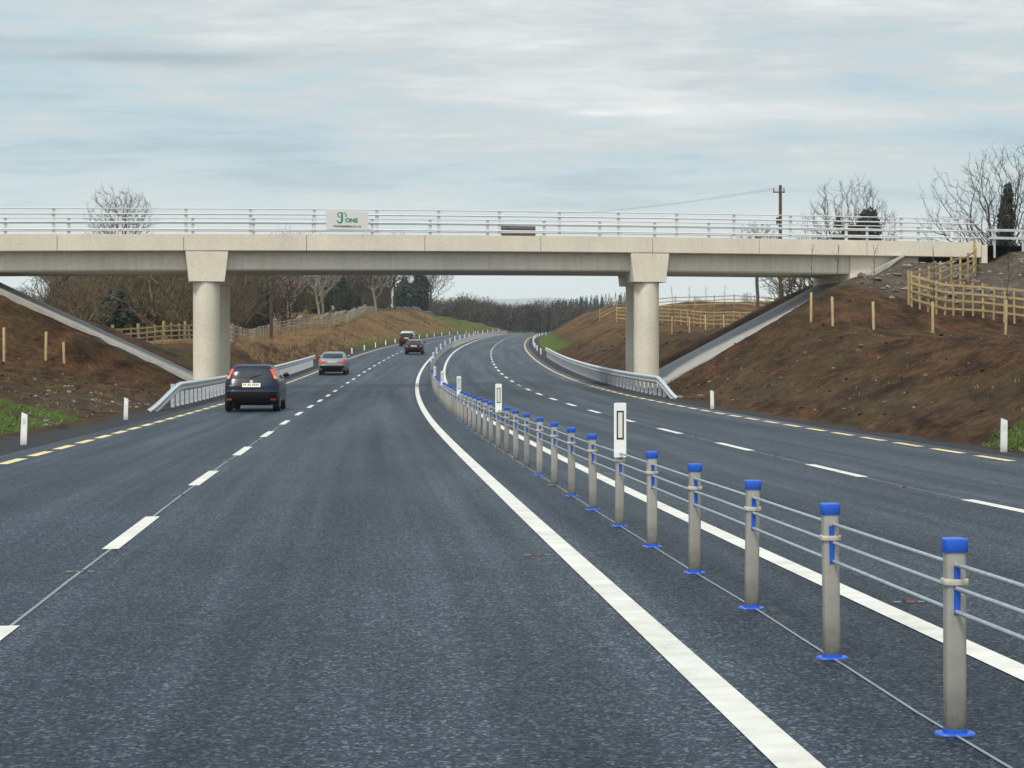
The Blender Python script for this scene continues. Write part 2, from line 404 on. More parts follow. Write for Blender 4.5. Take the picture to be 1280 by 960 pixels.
grass = np.maximum(grass, sstep(40.5, 38.5, YY + 5 * gn) * sstep(9.3, 9.9, su_v) * sstep(11.6, 10.4, su_v) * (su_u < 0))
grass = np.maximum(grass, sstep(31.5, 30, YY + 3 * gn) * sstep(8.7, 9.1, su_v) * sstep(10.6, 9.6, su_v) * (su_u > 0))
grass = np.maximum(grass, sstep(140, 150, YY) * sstep(9.0, 9.3, su_v) * sstep(11.4, 10.4, su_v + gn) * (su_u > 0))
grass = np.maximum(grass, .7 * sstep(335, 346, YY) * sstep(9.5, 11, su_v) * (su_u < 0) * sstep(34, 22, su_v))
grass = np.maximum(grass, .6 * sstep(150, 190, YY) * sstep(9.0, 9.6, su_v) * sstep(11.5, 10, su_v) * (su_u < 0))
grass = np.maximum(grass, .9 * sstep(34, 60, su_v) * sstep(40, 90, YY))
rub = np.zeros_like(XX)
rub = np.maximum(rub, sstep(12, 6, ww) * sstep(-1, .6, ww) * sstep(13.5, 15.5, qq) * sstep(40, 30, qq) * (su_u > 0))
rub = np.maximum(rub, .28 * sstep(9.3, 9.8, su_v) * sstep(12.6, 11, su_v + 2 * gn) * sstep(36, 40, YY) * sstep(66, 56, YY) * (su_u < 0))
rub = np.maximum(rub, .2 * sstep(9.2, 9.8, su_v) * sstep(11.2, 9.8, su_v + gn) * sstep(74, 60, YY) * (su_u > 0))
for nm, arr in (('gravel', grav), ('straw', straw), ('grass', grass), ('rubble', rub)):
    at = me.attributes.new(nm, 'FLOAT', 'POINT'); at.data.foreach_set('value', arr.reshape(-1).astype(np.float32))
struct(link('ground', me, M['soil'], smooth=True))

# ---------------------------------------------------------------- road and its markings
def strip_mesh(name, spans, mat, dz, uv=False, wob=0.0):
    vs, fs, uvs = [], [], []
    for (s0, s1, ua, ub) in spans:
        n = max(1, int(math.ceil((s1 - s0) / 1.0)))
        o = len(vs); us = np.linspace(ua, ub, 25 if uv else 2)
        for i in range(n + 1):
            s = s0 + (s1 - s0) * i / n
            off = wob * float(vnoise(np.array([s / 1.7]), np.array([.3]), 4)[0]) if wob else 0.0
            for u in us: vs.append(tuple(float(k) for k in road(s, u + off, dz))); uvs.append((u, s))
        k = len(us)
        fs += [(o + i * k + j, o + i * k + j + 1, o + (i + 1) * k + j + 1, o + (i + 1) * k + j) for i in range(n) for j in range(k - 1)]
    me = bpy.data.meshes.new(name); me.from_pydata(vs, [], fs)
    if uv:
        l = me.uv_layers.new(name='road'); a = np.array(uvs, np.float32)
        vi = np.zeros(len(me.loops), np.int32); me.loops.foreach_get('vertex_index', vi)
        l.data.foreach_set('uv', a[vi].reshape(-1))
    return struct(link(name, me, mat, smooth=bool(uv)))
strip_mesh('road', [(-38, 418, -7.87, 7.92)], M['asphalt'], 0, True)
strip_mesh('edge_line', [(-38, 416, OFF_LW - .083, OFF_LW + .083)], M['white_paint'], .005)
strip_mesh('edge_line', [(-38, 416, OFF_RW - .078, OFF_RW + .078)], M['white_paint'], .005)
strip_mesh('lane_line', [(21.9 + 6.62 * n - 1.36, 21.9 + 6.62 * n + 1.38, OFF_LL - .066, OFF_LL + .066) for n in range(-5, 56)], M['white_paint'], .005)
strip_mesh('lane_line', [(23.25 + 6.53 * n - 1.35, 23.25 + 6.53 * n + 1.35, OFF_RL - .075, OFF_RL + .075) for n in range(-5, 56)], M['white_paint'], .005)
strip_mesh('edge_line', [(25.6 + 2.13 * n - .73, 25.6 + 2.13 * n + .73, OFF_LY - .08, OFF_LY + .08) for n in range(-14, 170)], M['yellow_paint'], .005)
strip_mesh('edge_line', [(30.4 + 2.15 * n - .74, 30.4 + 2.15 * n + .74, OFF_RY - .08, OFF_RY + .08) for n in range(-16, 170)], M['yellow_paint'], .005)
strip_mesh('joint_line', [(-5, 120, -.008, .008)], M['chalk'], .004, wob=.05)
strip_mesh('joint_line', [(-5, 40, OFF_LL - .012, OFF_LL + .012)], M['chalk'], .0035, wob=.05)
strip_mesh('joint_line', [(-5, 45, OFF_RL - .012, OFF_RL + .012)], M['chalk'], .0035, wob=.05)

# ---------------------------------------------------------------- overbridge (local x = q along the deck, y = away from the camera)
bridge = empty('overbridge', (BX, BY, 0), BA)
tag(bridge, 'cream concrete bridge carrying a side road over the carriageways on round columns', 'bridge')
Q0, Q1 = -34.0, 23.7
def deck_sweep(name, prof, q0, q1, mat, parent=bridge, step=1.4, smooth=False):
    m = MB(); n = max(1, int(math.ceil((q1 - q0) / step)))
    m.sweep([[(q, y, deck_z(q) + z) for y, z in prof] for q in [q0 + (q1 - q0) * i / n for i in range(n + 1)]])
    o = m.build(name, mat, parent, smooth); recalc(o); return o
joints = [-30.1, -24.8, -19.45, -14.1, -8.75, -3.45, 1.9, 7.2, 12.4, 17.8, Q1]
prevq = Q0
for qj in joints:
    deck_sweep('edge_panel', [(0, 0), (0, -.705), (.02, -.73), (.34, -.73), (.34, -.02), (.30, 0)], prevq + .012, qj - .012, M['concrete'])
    deck_sweep('edge_panel', [(5.2, 0), (5.2, -.705), (5.18, -.73), (4.86, -.73), (4.86, -.02), (4.9, 0)], prevq + .012, qj - .012, M['concrete'])
    prevq = qj
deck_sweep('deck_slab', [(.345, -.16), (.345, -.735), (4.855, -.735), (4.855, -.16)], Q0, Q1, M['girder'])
GQ0, GQ1 = -24.5, 17.1
for y0 in (.46, 1.62, 2.78, 3.94):
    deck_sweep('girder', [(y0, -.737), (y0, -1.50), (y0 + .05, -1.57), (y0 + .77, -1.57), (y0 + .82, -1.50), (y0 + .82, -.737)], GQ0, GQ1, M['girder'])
for qa in (-13.1, 7.09):
    for k in range(2):
        q = qa + .61 * k; y0 = 3.55 * k
        top = deck_z(q) - .733
        pier = empty('pier', (q, y0 + .65, 0)); pier.parent = bridge
        m = MB(); a, bb = (.93, .77)
        vs = [(-bb, -.63, top - 1.35), (bb, -.63, top - 1.35), (bb, .60, top - 1.35), (-bb, .60, top - 1.35),
              (-a, -.63, top), (a, -.63, top), (a, .60, top), (-a, .60, top)]
        m.hexa(vs); h = m.build('head', M['concrete'], pier); bv = h.modifiers.new('edge', 'BEVEL'); bv.width = .02; bv.segments = 1
        m = MB(); m.lathe([(.585, -.6), (.585, top - 1.36)], 40); m.build('column', M['concrete'], pier, 'auto')
# bank seats at both ends
for q0, q1 in ((GQ1 + .01, 20.6), (-28.5, GQ0 - .01)):
    deck_sweep('abutment', [(.36, -.739), (.36, -2.9), (5.0, -2.9), (5.0, -.739)], q0, q1, M['concrete'])
# end pilaster
m = MB(); m.box(Q1 + .02, Q1 + .30, -.04, .38, deck_z(Q1) - 1.0, deck_z(Q1) - .12); m.build('end_block', M['concrete'], bridge)
# parapets
PH = 1.145
def parapet(y, phase, name):
    z = lambda q: deck_z(q)
    par = empty('parapet', (0, y, 0)); par.parent = bridge
    n0 = math.ceil((Q0 + .2 - phase) / 2.8); n1 = math.floor((Q1 - .25 - phase) / 2.8)
    pm = None
    for i in range(n0, n1 + 1):
        q = phase + 2.8 * i
        if pm is None:
            m = MB(); m.bevbox(-.068, .068, -.035, .035, .012, PH, .012); m.box(-.10, .10, -.09, .09, 0, .012)
            pm = m.build('post', M['railsteel'], par)
        else:
            o = pm.copy(); COL.objects.link(o); o.parent = par; pm_ = o
        (pm if i == n0 else pm_).location = (q, 0, z(q))
    for h, r in ((PH - .03, .024), (.885, .034), (.53, .034), (.215, .036)):
        m = MB(); qs = np.linspace(Q0, Q1 - .1, 44)
        m.tube([(q, -.05, z(q) + h) for q in qs], r, 8); m.build('rail', M['railsteel'], par, True)
    return par
parapet(.13, 0.0, 'front'); parapet(5.05, .42, 'back')
# sloping concrete paving under the deck ends
def paving(q0, q1, zf):
    """slab on the slope between q0 (foot) and q1 (top); zf gives the slope's height; its near edge runs under the parapet"""
    n = 30; rows = []; kr = []
    L = lambda q, y, dz: (q, y, zf(*bq(q, -y)) + dz)
    for i in range(n + 1):
        q = q0 + (q1 - q0) * i / n
        rag = .07 * float(fbm(np.array([i * .8]), np.array([2.2]), 2, 8)[0])
        rows.append([L(q, -.25, 0), L(q, -.28, -.34), L(q, 4.5, -.34), L(q, 4.5, 0), L(q, 3.0, 0), L(q, 1.4, 0)])
        rag = .20 * float(fbm(np.array([i * .9]), np.array([2.2]), 3, 8)[0])
        kr.append([L(q, -.40, .03), L(q, -.43, -.16 + rag), L(q, -.255, -.3), L(q, -.255, .03)])
    m = MB(); m.sweep(rows); o = m.build('slope_paving', M['paving'], bridge); recalc(o)
    m = MB(); m.sweep(kr); o = m.build('paving_kerb', M['kerb'], bridge); recalc(o)
paving(-12.6, -24.3, lambda X, Y: 1.37 + .48 * (-15.3 - X - .05 * (Y - 74.6))); paving(7.2, 19.55, lambda X, Y: .517 + .52 * (BX + to_qw(X, Y)[0] * BC - 6.97))

# road on top of the approach embankments
m = MB()
for q0, q1 in ((Q1 + .05, 90), (-90, Q0 - .05)):
    rows = [[(BX + q * BC + w * BS, BY + q * BS - w * BC, deck_z(min(max(q, -34), 24)) - .12) for w in (-5.0, -.25)] for q in np.linspace(q0, q1, 20)]
    m.sweep(rows, closed=False)
m.sweep([[(BX + q * BC + w * BS, BY + q * BS - w * BC, deck_z(q) - .10) for w in (-4.85, -.35)] for q in np.linspace(Q0, Q1, 40)], closed=False)
struct(m.build('side_road', M['asphalt']))

# sign boards on the parapets
def ribbon(m, pts, wds, y, th=.006):
    """flat stroke of varying width in the x-z plane"""
    n = len(pts); L, Rr = [], []
    for i, (x, z) in enumerate(pts):
        a = pts[max(0, i - 1)]; b = pts[min(n - 1, i + 1)]; dx, dz = b[0] - a[0], b[1] - a[1]; l = math.hypot(dx, dz) or 1
        w = wds[i] / 2; L.append((x - dz / l * w, z + dx / l * w)); Rr.append((x + dz / l * w, z - dx / l * w))
    m.sweep([[(L[i][0], y, L[i][1]), (Rr[i][0], y, Rr[i][1]), (Rr[i][0], y + th, Rr[i][1]), (L[i][0], y + th, L[i][1])] for i in range(n)])
def arc(cx, cz, rx, rz, a0, a1, n=14): return [(cx + rx * math.cos(R(a0 + (a1 - a0) * i / n)), cz + rz * math.sin(R(a0 + (a1 - a0) * i / n))) for i in range(n + 1)]
def text_mesh(name, body, size, mat, parent, loc, width=None, weight=0.0):
    cu = bpy.data.curves.new(name, 'FONT'); cu.body = body; cu.size = size; cu.extrude = .003; cu.align_x = 'CENTER'; cu.offset = weight
    tmp = bpy.data.objects.new(name, cu); COL.objects.link(tmp)
    dg = bpy.context.evaluated_depsgraph_get(); me = bpy.data.meshes.new_from_object(tmp.evaluated_get(dg))
    bpy.data.objects.remove(tmp)
    me.materials.clear()
    xs = [v.co.x for v in me.vertices]; k = width / (max(xs) - min(xs)) if width else 1
    for v in me.vertices: v.co.x *= k
    o = link(name, me, mat, parent); o.location = loc; o.rotation_euler = (R(90), 0, 0); return o
qs, zs = -6.95, deck_z(-6.95)
sx, sy = bq(qs, .10)
sgn = empty('sign_board', (sx, sy, zs + .2), BA)
tag(sgn, 'cream board with green lettering fixed to the near bridge parapet', 'sign', 'boards on the bridge parapets')
m = MB(); m.box(-.93, .93, 0, .025, 0, .83); m.build('panel', M['sign'], sgn)
m = MB()
P = lambda X, Y: ((X - 550) / 830 * 1.86, (600 - Y) / 370 * .83)
stem = [P(440, 258), P(442, 320), P(444, 380), P(440, 425)] + [P(425, 452), P(400, 464), P(372, 455), P(352, 432), P(348, 415)]
ribbon(m, stem, [.085] * 4 + [.075, .06, .055, .06, .075], -.006)
loop = [P(440, 262), P(405, 258), P(372, 268), P(356, 295), P(362, 328), P(385, 348), P(425, 350)]
ribbon(m, loop, [.03, .04, .045, .05, .045, .04, .03], -.0066)
bow = [P(470, 262), P(498, 268), P(518, 290), P(524, 315), P(518, 345)]
ribbon(m, bow, [.03, .035, .04, .045, .05], -.0063)
o = m.build('monogram', M['green_letters'], sgn); recalc(o)
text_mesh('lettering', 'ONS', .25, M['green_letters'], sgn, (P(630, 0)[0], -.005, P(0, 447)[1]), .56, .010)
text_mesh('lettering', 'CIVIL ENGINEERING CO. LTD', .11, M['dark_letters'], sgn, (P(545, 0)[0], -.005, P(0, 545)[1]), 1.25, .003)
sx, sy = bq(1.9, -5.22)
o = empty('sign_board', (sx, sy, deck_z(1.9) + .06), BA)
tag(o, 'dark grey back of a board fixed to the far bridge parapet', 'sign', 'boards on the bridge parapets')
m = MB(); m.box(-.93, .93, 0, .025, 0, .80); m.build('panel', M['signback'], o)
m = MB(); [m.box(-.92, .92, -.03, -.001, h, h + .05) for h in (.1, .4, .68)]; m.build('batten', M['old_timber'], o)

# ---------------------------------------------------------------- wire rope barrier in the median
bx0, by0, bz0 = (float(k) for k in road(3.1, 0))
bar = empty('rope_barrier', (bx0, by0, bz0))
tag(bar, 'blue-capped steel posts carrying three wire ropes along the middle of the carriageways', 'barrier')
def loc_on(s, u, dz=0): X, Y, Z = road(s, u, dz); return (float(X) - bx0, float(Y) - by0, float(Z) - bz0)
PS = [3.1 + 1.752 * i for i in range(186)]
def sup(a, b, z, n=4.5, k=28): return [(a * math.copysign(abs(math.cos(2 * math.pi * i / k)) ** (2 / n), math.cos(2 * math.pi * i / k)), b * math.copysign(abs(math.sin(2 * math.pi * i / k)) ** (2 / n), math.sin(2 * math.pi * i / k)), z) for i in range(k)]
def post_parts(mk):
    m = MB(); m.sweep([sup(.040, .033, .012), sup(.040, .033, .70)]); mk('body', m)
    m = MB(); m.sweep([sup(.0445, .0375, .698), sup(.046, .039, .702), sup(.0475, .0405, .742), sup(.0455, .0385, .749), sup(.036, .030, .7525)]); mk('cap', m)
    m = MB(); m.box(-.0125, .0125, -.0352, -.0325, .46, .645); mk('slot_liner', m)
    m = MB(); m.sweep([sup(.0475, .040, .573), sup(.0485, .041, .575), sup(.0485, .041, .594), sup(.0475, .040, .596)]); mk('strap', m)
    m = MB(); m.sweep([sup(.078, .052, 0, 3), sup(.074, .049, .007, 3), sup(.046, .038, .0075, 3), sup(.0445, .037, .022, 3)]); mk('socket', m)
MATS = {'body': M['post_steel'], 'cap': M['blue'], 'slot_liner': M['blue'], 'strap': M['strap'], 'socket': M['blue']}
first = []
def mk(kind, m): first.append((kind, m))
post_parts(mk)
p0 = first[0][1].build('post', MATS['body'], bar, 'auto')
for kind, m in first[1:]: o_ = m.build(kind, MATS[kind], p0, 'auto')
grey_socket = o_.data.copy(); grey_socket.materials[0] = M['post_steel']
for i, s in enumerate(PS[:100]):
    o = p0 if i == 0 else dup(p0, bar)
    if i > 9 and rng.random() > .12:
        for ch in o.children:
            if ch.name.startswith('socket'): ch.data = grey_socket
    o.location = loc_on(s, 0); o.rotation_euler = (rng.uniform(-.012, .012), rng.uniform(-.018, .018), -heading(s) + rng.uniform(-.05, .05))
far = MB(); farb = MB()
for s in PS[100:]:
    x, y, z = loc_on(s, 0)
    far.box(x - .041, x + .041, y - .03, y + .03, z, z + .70); farb.box(x - .05, x + .05, y - .04, y + .04, z + .70, z + .752)
o = far.build('far_posts', M['post_steel'], bar); struct(o, 'stuff'); farb.build('far_caps', M['blue'], o)
for h in (.652, .562, .472):
    m = MB()
    pts = []
    for i in range(len(PS) - 1):
        for t in ((0, .5) if i < 60 else (0,)):
            s = PS[i] + 1.752 * t; sag = 0
            pts.append(loc_on(s, .004 * math.sin(i * 2.1), h + sag))
    m.tube([loc_on(0, 0, h)] + pts, .0092, 7); m.build('wire_rope', M['rope'], bar, True)
# white marker plates on every eighth post
def marker_plate():
    r = empty('marker_plate')
    m = MB(); m.bevbox(-.055, .055, -.055, -.0445, .615, 1.10, .002); m.build('panel', M['white_plastic'], r)
    m = MB()
    for x0, x1, z0, z1 in ((-.032, -.020, .775, 1.03), (.020, .032, .775, 1.03), (-.0199, .0199, .775, .789), (-.0199, .0199, 1.016, 1.03)): m.box(x0, x1, -.0575, -.0552, z0, z1)
    m.build('frame', M['black'], r)
    m = MB(); m.box(-.0198, .0198, -.0572, -.0552, .790, 1.015); m.build('reflector', M['cream_reflector'], r)
    return r
mp = marker_plate()
for k, i in enumerate(range(7, 180, 8)):
    o = mp if k == 0 else dup(mp)
    X, Y, Z = road(PS[i], 0); o.location = (float(X), float(Y), float(Z)); o.rotation_euler = (0, 0, -heading(PS[i]))
    lab = 'tall white marker plate with a black framed reflector, ' + ('nearest of all on the rope barrier' if k == 0 else ORD[k] + ' one along the rope barrier') if k < 5 else 'small white marker plate on the distant curve of the rope barrier'
    tag(o, lab, 'marker plate', 'white marker plates along the rope barrier')
    if k == 0: mp = o

# ---------------------------------------------------------------- verge marker posts
def verge_post():
    r = empty('verge_post')
    m = MB(); vs = [(-.055, -.02, 0), (.055, -.02, 0), (.055, .02, 0), (-.055, .02, 0), (-.052, -.018, .60), (.052, -.018, .56), (.052, .018, .56), (-.052, .018, .60)]
    m.hexa(vs); m.build('shaft', M['white_plastic'], r)
    m = MB(); m.box(-.03, .03, -.0225, -.0198, .40, .50); m.build('reflector', M['white_plastic'], r)
    return r
vp = None
def put_post(s, u, label, grp):
    global vp
    if vp is None: o = vp = verge_post()
    else: o = dup(vp)
    X, Y, Z = road(s, u); X = float(X); Y = float(Y)
    o.location = (X, Y, float(ground(X, Y)) - .02); o.rotation_euler = (rng.uniform(-.03, .03), rng.uniform(-.04, .04), -heading(s)); tag(o, label, 'marker post', grp)
put_post(31.4, -8.35, 'white verge post beside the green patch at the foot of the left bank', 'white posts along the verges')
put_post(44.8, -8.5, 'white verge post just before the ramped end of the left guardrail', 'white posts along the verges')
put_post(28.4, 8.5, 'white verge post on green grass at the foot of the right bank', 'white posts along the verges')
put_post(52.3, 8.15, 'white verge post below bare soil before the right guardrail ramp', 'white posts along the verges')
for s in [128.6 + 13.6 * k for k in range(17)]: put_post(s, -8.45, 'small white verge post in the row beyond the left guardrail', 'white posts beyond the left guardrail')
for s in [147.2 + 13.6 * k for k in range(14)]: put_post(s, 8.45, 'small white verge post in the curving row past the right guardrail', 'white posts past the right guardrail')

# ---------------------------------------------------------------- guardrails
def guardrail(side, s0, s1, sfull, label):
    X0, Y0, Z0 = (float(k) for k in road(sfull, side * 8.7))
    g = empty('guardrail', (X0, Y0, Z0)); tag(g, label, 'guardrail', 'guardrails under the bridge')
    def L(s, u, z): X, Y, Z = road(s, u, z); return (float(X) - X0, float(Y) - Y0, float(Z) - Z0)
    prof = [(0, 0), (.03, .03), (.085, .055), (.085, .105), (.03, .135), (.03, .175), (.085, .205), (.085, .255), (.03, .28), (0, .31)]
    ring = prof + [(d - .006, z) for d, z in reversed(prof)]
    m = MB(); rows = []
    ss = list(np.arange(s0, sfull, .5)) + list(np.arange(sfull, s1, 2)) + [s1]
    for s in ss:
        k = min(1, max(0, (s - s0) / (sfull - s0))); k = k * k * (3 - 2 * k) * .5 + k * .5
        base = -.24 + k * .70; flare = (1 - k) * .12
        rows.append([L(s, side * (8.62 + flare - d), base + z) for d, z in ring])
    m.sweep(rows); o = m.build('rail', M['steel'], g, False); recalc(o)
    pm = None
    for i, s in enumerate(np.arange(sfull - 1.0, s1, 1.25)):
        if pm is None:
            m = MB(); m.box(-.06, .06, -.055, -.049, -.35, .72); m.box(-.06, -.054, -.0488, .055, -.35, .72); m.box(-.0538, .05, .049, .055, -.35, .72)
            o = pm = m.build('post', M['steel'], g)
        else:
            o = pm.copy(); COL.objects.link(o); o.parent = g
        o.location = L(s, side * 8.72, 0); o.rotation_euler = (0, 0, -heading(s) + rng.uniform(-.05, .05))
    return g
guardrail(-1, 50.5, 123, 57, 'galvanised guardrail with a ramped end passing the left bridge pier')
guardrail(1, 62.4, 139.5, 66.5, 'galvanised guardrail curving past the right bridge pier')

# ---------------------------------------------------------------- road studs
stud = None
def put_stud(s, u, label):
    global stud
    if stud is None:
        stud = o = empty('road_stud')
        m = MB(); m.hexa([(-.065, -.05, -.002), (.065, -.05, -.002), (.065, .05, -.002), (-.065, .05, -.002), (-.05, -.03, .016), (.05, -.03, .016), (.05, .03, .016), (-.05, .03, .016)])
        m.build('housing', M['black'], o)
        m = MB(); m.hexa([(-.042, -.052, .002), (.042, -.052, .002), (.042, -.046, .002), (-.042, -.046, .002), (-.042, -.036, .014), (.042, -.036, .014), (.042, -.030, .014), (-.042, -.030, .014)])
        m.build('reflector', M['red_reflector'], o)
        m = MB(); m.box(-.16, -.085, -.03, .03, .001, .005); m.box(.085, .15, -.025, .025, .001, .005); m.build('setting_mark', M['chalk'], o)
    else: o = dup(stud)
    X, Y, Z = road(s, u); o.scale = (.62, .62, .9); o.location = (float(X), float(Y), float(Z) + .001); o.rotation_euler = (0, 0, -heading(s))
    tag(o, label, 'road stud', 'road studs along the lines')
for k in range(5):
    put_stud(12.5 + 6.62 * k, OFF_LL, ['reflective road stud between the two nearest dashes of the left lane line', 'second reflective road stud along the left lane line'][k] if k < 2 else 'far reflective road stud in a gap of the left lane line')
    put_stud(13.1 + 6.65 * k, OFF_LW - .24, ['reflective road stud touching the near solid white line beside the rope barrier', 'second reflective road stud beside the near solid white line'][k] if k < 2 else 'far reflective road stud beside the near solid white line')
    put_stud(13.6 + 6.53 * k, OFF_RL, ['reflective road stud by the nearest dash of the far carriageway', 'second reflective road stud along the far carriageway dashes'][k] if k < 2 else 'far reflective road stud between the far carriageway dashes')
    put_stud(10.2 + 6.6 * k, OFF_RW + .24, 'reflective road stud beside the solid white line beyond the ropes')
# ---------------------------------------------------------------- vehicles
def car_paint(name, col, rough=.22, metal=0.0):
    m, t, b = new_mat(name); c = t.coord()
    n = t.noise(c, 3, 4, .6); d = t.ramp(t.noise(t.mapping(c, (1, 1, .6)), 2.5, 5), [(.4, 0.0), (.8, 1.0)])
    sep = t.new('ShaderNodeSeparateXYZ'); t.put(sep.inputs[0], c)
    low = t.math('SUBTRACT', 1.0, t.math('MULTIPLY', sep.outputs['Z'], 1.25), clamp=True)      # road film on the lower panels
    k = t.math('MULTIPLY', t.math('ADD', d, low), .05, clamp=True)
    t.put(b.inputs['Base Color'], t.mix(k, col, (.075, .068, .06)))
    t.put(b.inputs['Roughness'], t.math('MULTIPLY_ADD', k, .9, rough)); b.inputs['Metallic'].default_value = metal
    b.inputs['Coat Weight'].default_value = 0; b.inputs['Specular IOR Level'].default_value = .34; b.inputs['Coat Roughness'].default_value = .08
    return m
M['navy'] = car_paint('navy_paint', (.004, .007, .024)); M['silver'] = car_paint('silver_paint', (.23, .235, .24), .35, .3)
M['maroon'] = car_paint('dark_red_paint', (.014, .005, .006)); M['pale'] = car_paint('roof_sky_reflection', (.38, .38, .37), .35, .2)  # the pale tone is reflected sky put into a roof's colour
M['trim'] = simple('grey_bumper', (.007, .007, .008), .6, 0, .2, 6, spec=.15); M['glass'] = simple('dark_glass', (.010, .016, .022), .15, 0, .1, 3, spec=.45)
M['lamp'] = simple('red_lamp', (.85, .045, .02), .18, 0, .1, 8, coat=.5); M['amber'] = simple('amber_lamp', (.75, .24, .05), .2, 0, .1, 8, coat=.5)
M['plate'] = simple('number_plate', (.72, .66, .52), .4, 0, .05, 9); M['tyre'] = simple('tyre_rubber', (.012, .012, .012), .85, 0, .2, 12)
M['rim'] = simple('wheel_rim', (.35, .35, .36), .35, .7, .1, 9); M['chrome'] = simple('badge_metal', (.62, .60, .55), .25, .8, .05, 9)
def make_car(name, sl, paint, roof_sheen, wheels, rwin, lamps, plate_z, bump_z, mirror_y, n=8, extras=()):
    zs = [a[0] for a in sl]
    def prm(z): return [float(np.interp(z, zs, [a[k] for a in sl])) for k in (1, 2, 3)]
    def rear(x, z, off=0.0):
        yr, yf, hw = prm(z); l = (yf - yr) / 2; return (x, (yr + yf) / 2 - l * max(0, 1 - min(1, abs(x) / hw) ** n) ** (1 / n) - off, z)
    def side(y, z, sgn, off=0.0):
        yr, yf, hw = prm(z); l = (yf - yr) / 2; k = min(1, abs(y - (yr + yf) / 2) / l); return (sgn * (hw * max(0, 1 - k ** n) ** (1 / n) + off), y, z)
    car = empty(name)
    NA = 72
    def outline(z):
        yr, yf, hw = prm(z); l = (yf - yr) / 2; yc = (yr + yf) / 2; r = []
        for i in range(NA):
            t = 2 * math.pi * (i + .5) / NA; c, s_ = math.cos(t), math.sin(t)
            r.append((hw * math.copysign(abs(c) ** (2 / n), c), yc + l * math.copysign(abs(s_) ** (2 / n), s_), z))
        return r
    fine = sorted(set(list(np.linspace(zs[0], zs[-1], 46)) + zs))
    top = roof_sheen[1] if roof_sheen else 99
    m = MB(); m.sweep([outline(z) for z in fine if z <= top or not roof_sheen]); b = m.build('body', paint, car, 'auto'); recalc(b)
    if roof_sheen:  # separate roof colour imitates the sky mirrored in dark paint
        m = MB(); m.sweep([outline(z) for z in fine if z >= top]); o = m.build('roof', roof_sheen[0], car, 'auto'); recalc(o)
    def patch(nm, fn, As, Bs, mat, parent=None, th=.004):
        m = MB(); vs = [fn(a, b, th) for b in Bs for a in As] + [fn(a, b, -.012) for b in Bs for a in As]
        na, nb = len(As), len(Bs); q = na * nb
        fs = [(j * na + i, j * na + i + 1, (j + 1) * na + i + 1, (j + 1) * na + i) for j in range(nb - 1) for i in range(na - 1)]
        rim = [i for i in range(na)] + [j * na + na - 1 for j in range(1, nb)] + [(nb - 1) * na + i for i in range(na - 2, -1, -1)] + [j * na for j in range(nb - 2, 0, -1)]
        fs += [(rim[i], rim[(i + 1) % len(rim)], rim[(i + 1) % len(rim)] + q, rim[i] + q) for i in range(len(rim))]
        m.add(vs, fs); o = m.build(nm, mat, parent or car, 'auto'); recalc(o); return o
    # rear window follows the tailgate (tapering with the body)
    z0, z1, f0, f1 = rwin
    hwf = lambda z: prm(z)[2]
    def rw(a, z, off): return rear(a * hwf(z), z, off)
    patch('rear_window', rw, np.linspace(-f0, f0, 15), np.linspace(z0, z1, 9), M['glass'])
    for sg in (-1, 1):
        la, lb, lz0, lz1, amb = lamps
        fnl = lambda a, z, off, sg=sg: rear(sg * a * hwf(z), z, off * 2)
        zz = lz0 + (lz1 - lz0) * .36 if amb else lz0
        t_ = patch('tail_lamp', fnl, np.linspace(la, lb, 8), np.linspace(zz, lz1, 6), M['lamp'])
        if amb: patch('indicator', fnl, np.linspace(la + .01, lb - .01, 6), np.linspace(lz0, zz - .006, 4), M['amber'], t_)
        patch('reflector', lambda a, z, off, sg=sg: rear(sg * a, z, off + .008), np.linspace(prm(.4)[2] * .70, prm(.4)[2] * .88, 4), (.335, .385), M['lamp'])
    # bumper band and licence plate
    hb = prm(bump_z)[2]
    patch('bumper', lambda a, z, off: rear(a * hwf(z), z, off + .004), np.linspace(-.985, .985, 25), np.linspace(zs[0] + .02, bump_z, 6), M['trim'])
    pl = patch('number_plate', lambda a, z, off: (a, rear(a, z, 0)[1] - off - .012, z), np.linspace(-.26, .26, 5), (plate_z - .055, plate_z + .055), M['plate'])
    m = MB()
    for i_, x_ in enumerate((-.215, -.165, -.085, -.035, .045, .095, .145, .195)):
        y_ = rear(x_, plate_z, 0)[1] - .0185; m.box(x_ - .014, x_ + .014, y_ - .002, y_, plate_z - .030, plate_z + .030)
    m.build('characters', M['dark_letters'], pl)
    # side glass
    wz0, wz1 = rwin[0] + .03, rwin[1] + .0
    for sg in (-1, 1):
        yr0, yf0, _ = prm(wz0); yr1, yf1, _ = prm(wz1)
        for f0_, f1_ in ((.14, .44), (.46, .80)):
            def sd(a, z, off, sg=sg):
                k = (z - wz0) / (wz1 - wz0); ya = yr0 + (yr1 - yr0) * k; yb = yf0 + (yf1 - yf0) * k
                return side(ya + (yb - ya) * a, z, sg, off)
            patch('side_window', sd, np.linspace(f0_, f1_, 6), np.linspace(wz0, wz1, 5), M['glass'])
        hm = prm(wz0)[2]; m = MB(); rows = []
        for k in range(7):
            t = math.pi * k / 6; r = max(.001, math.sin(t)) * .075; yy = mirror_y - .07 * math.cos(t)
            rows.append([(sg * (hm + .10) + r * 1.25 * math.cos(2 * math.pi * i / 12), yy, wz0 + .05 + r * math.sin(2 * math.pi * i / 12)) for i in range(12)])
        m.sweep(rows); m.box(sg * (hm + .03) - .05, sg * (hm + .03) + .05, mirror_y - .02, mirror_y + .02, wz0 + .0, wz0 + .03)
        o = m.build('mirror', paint, car, True); recalc(o)
    rad, yw, hwx = wheels
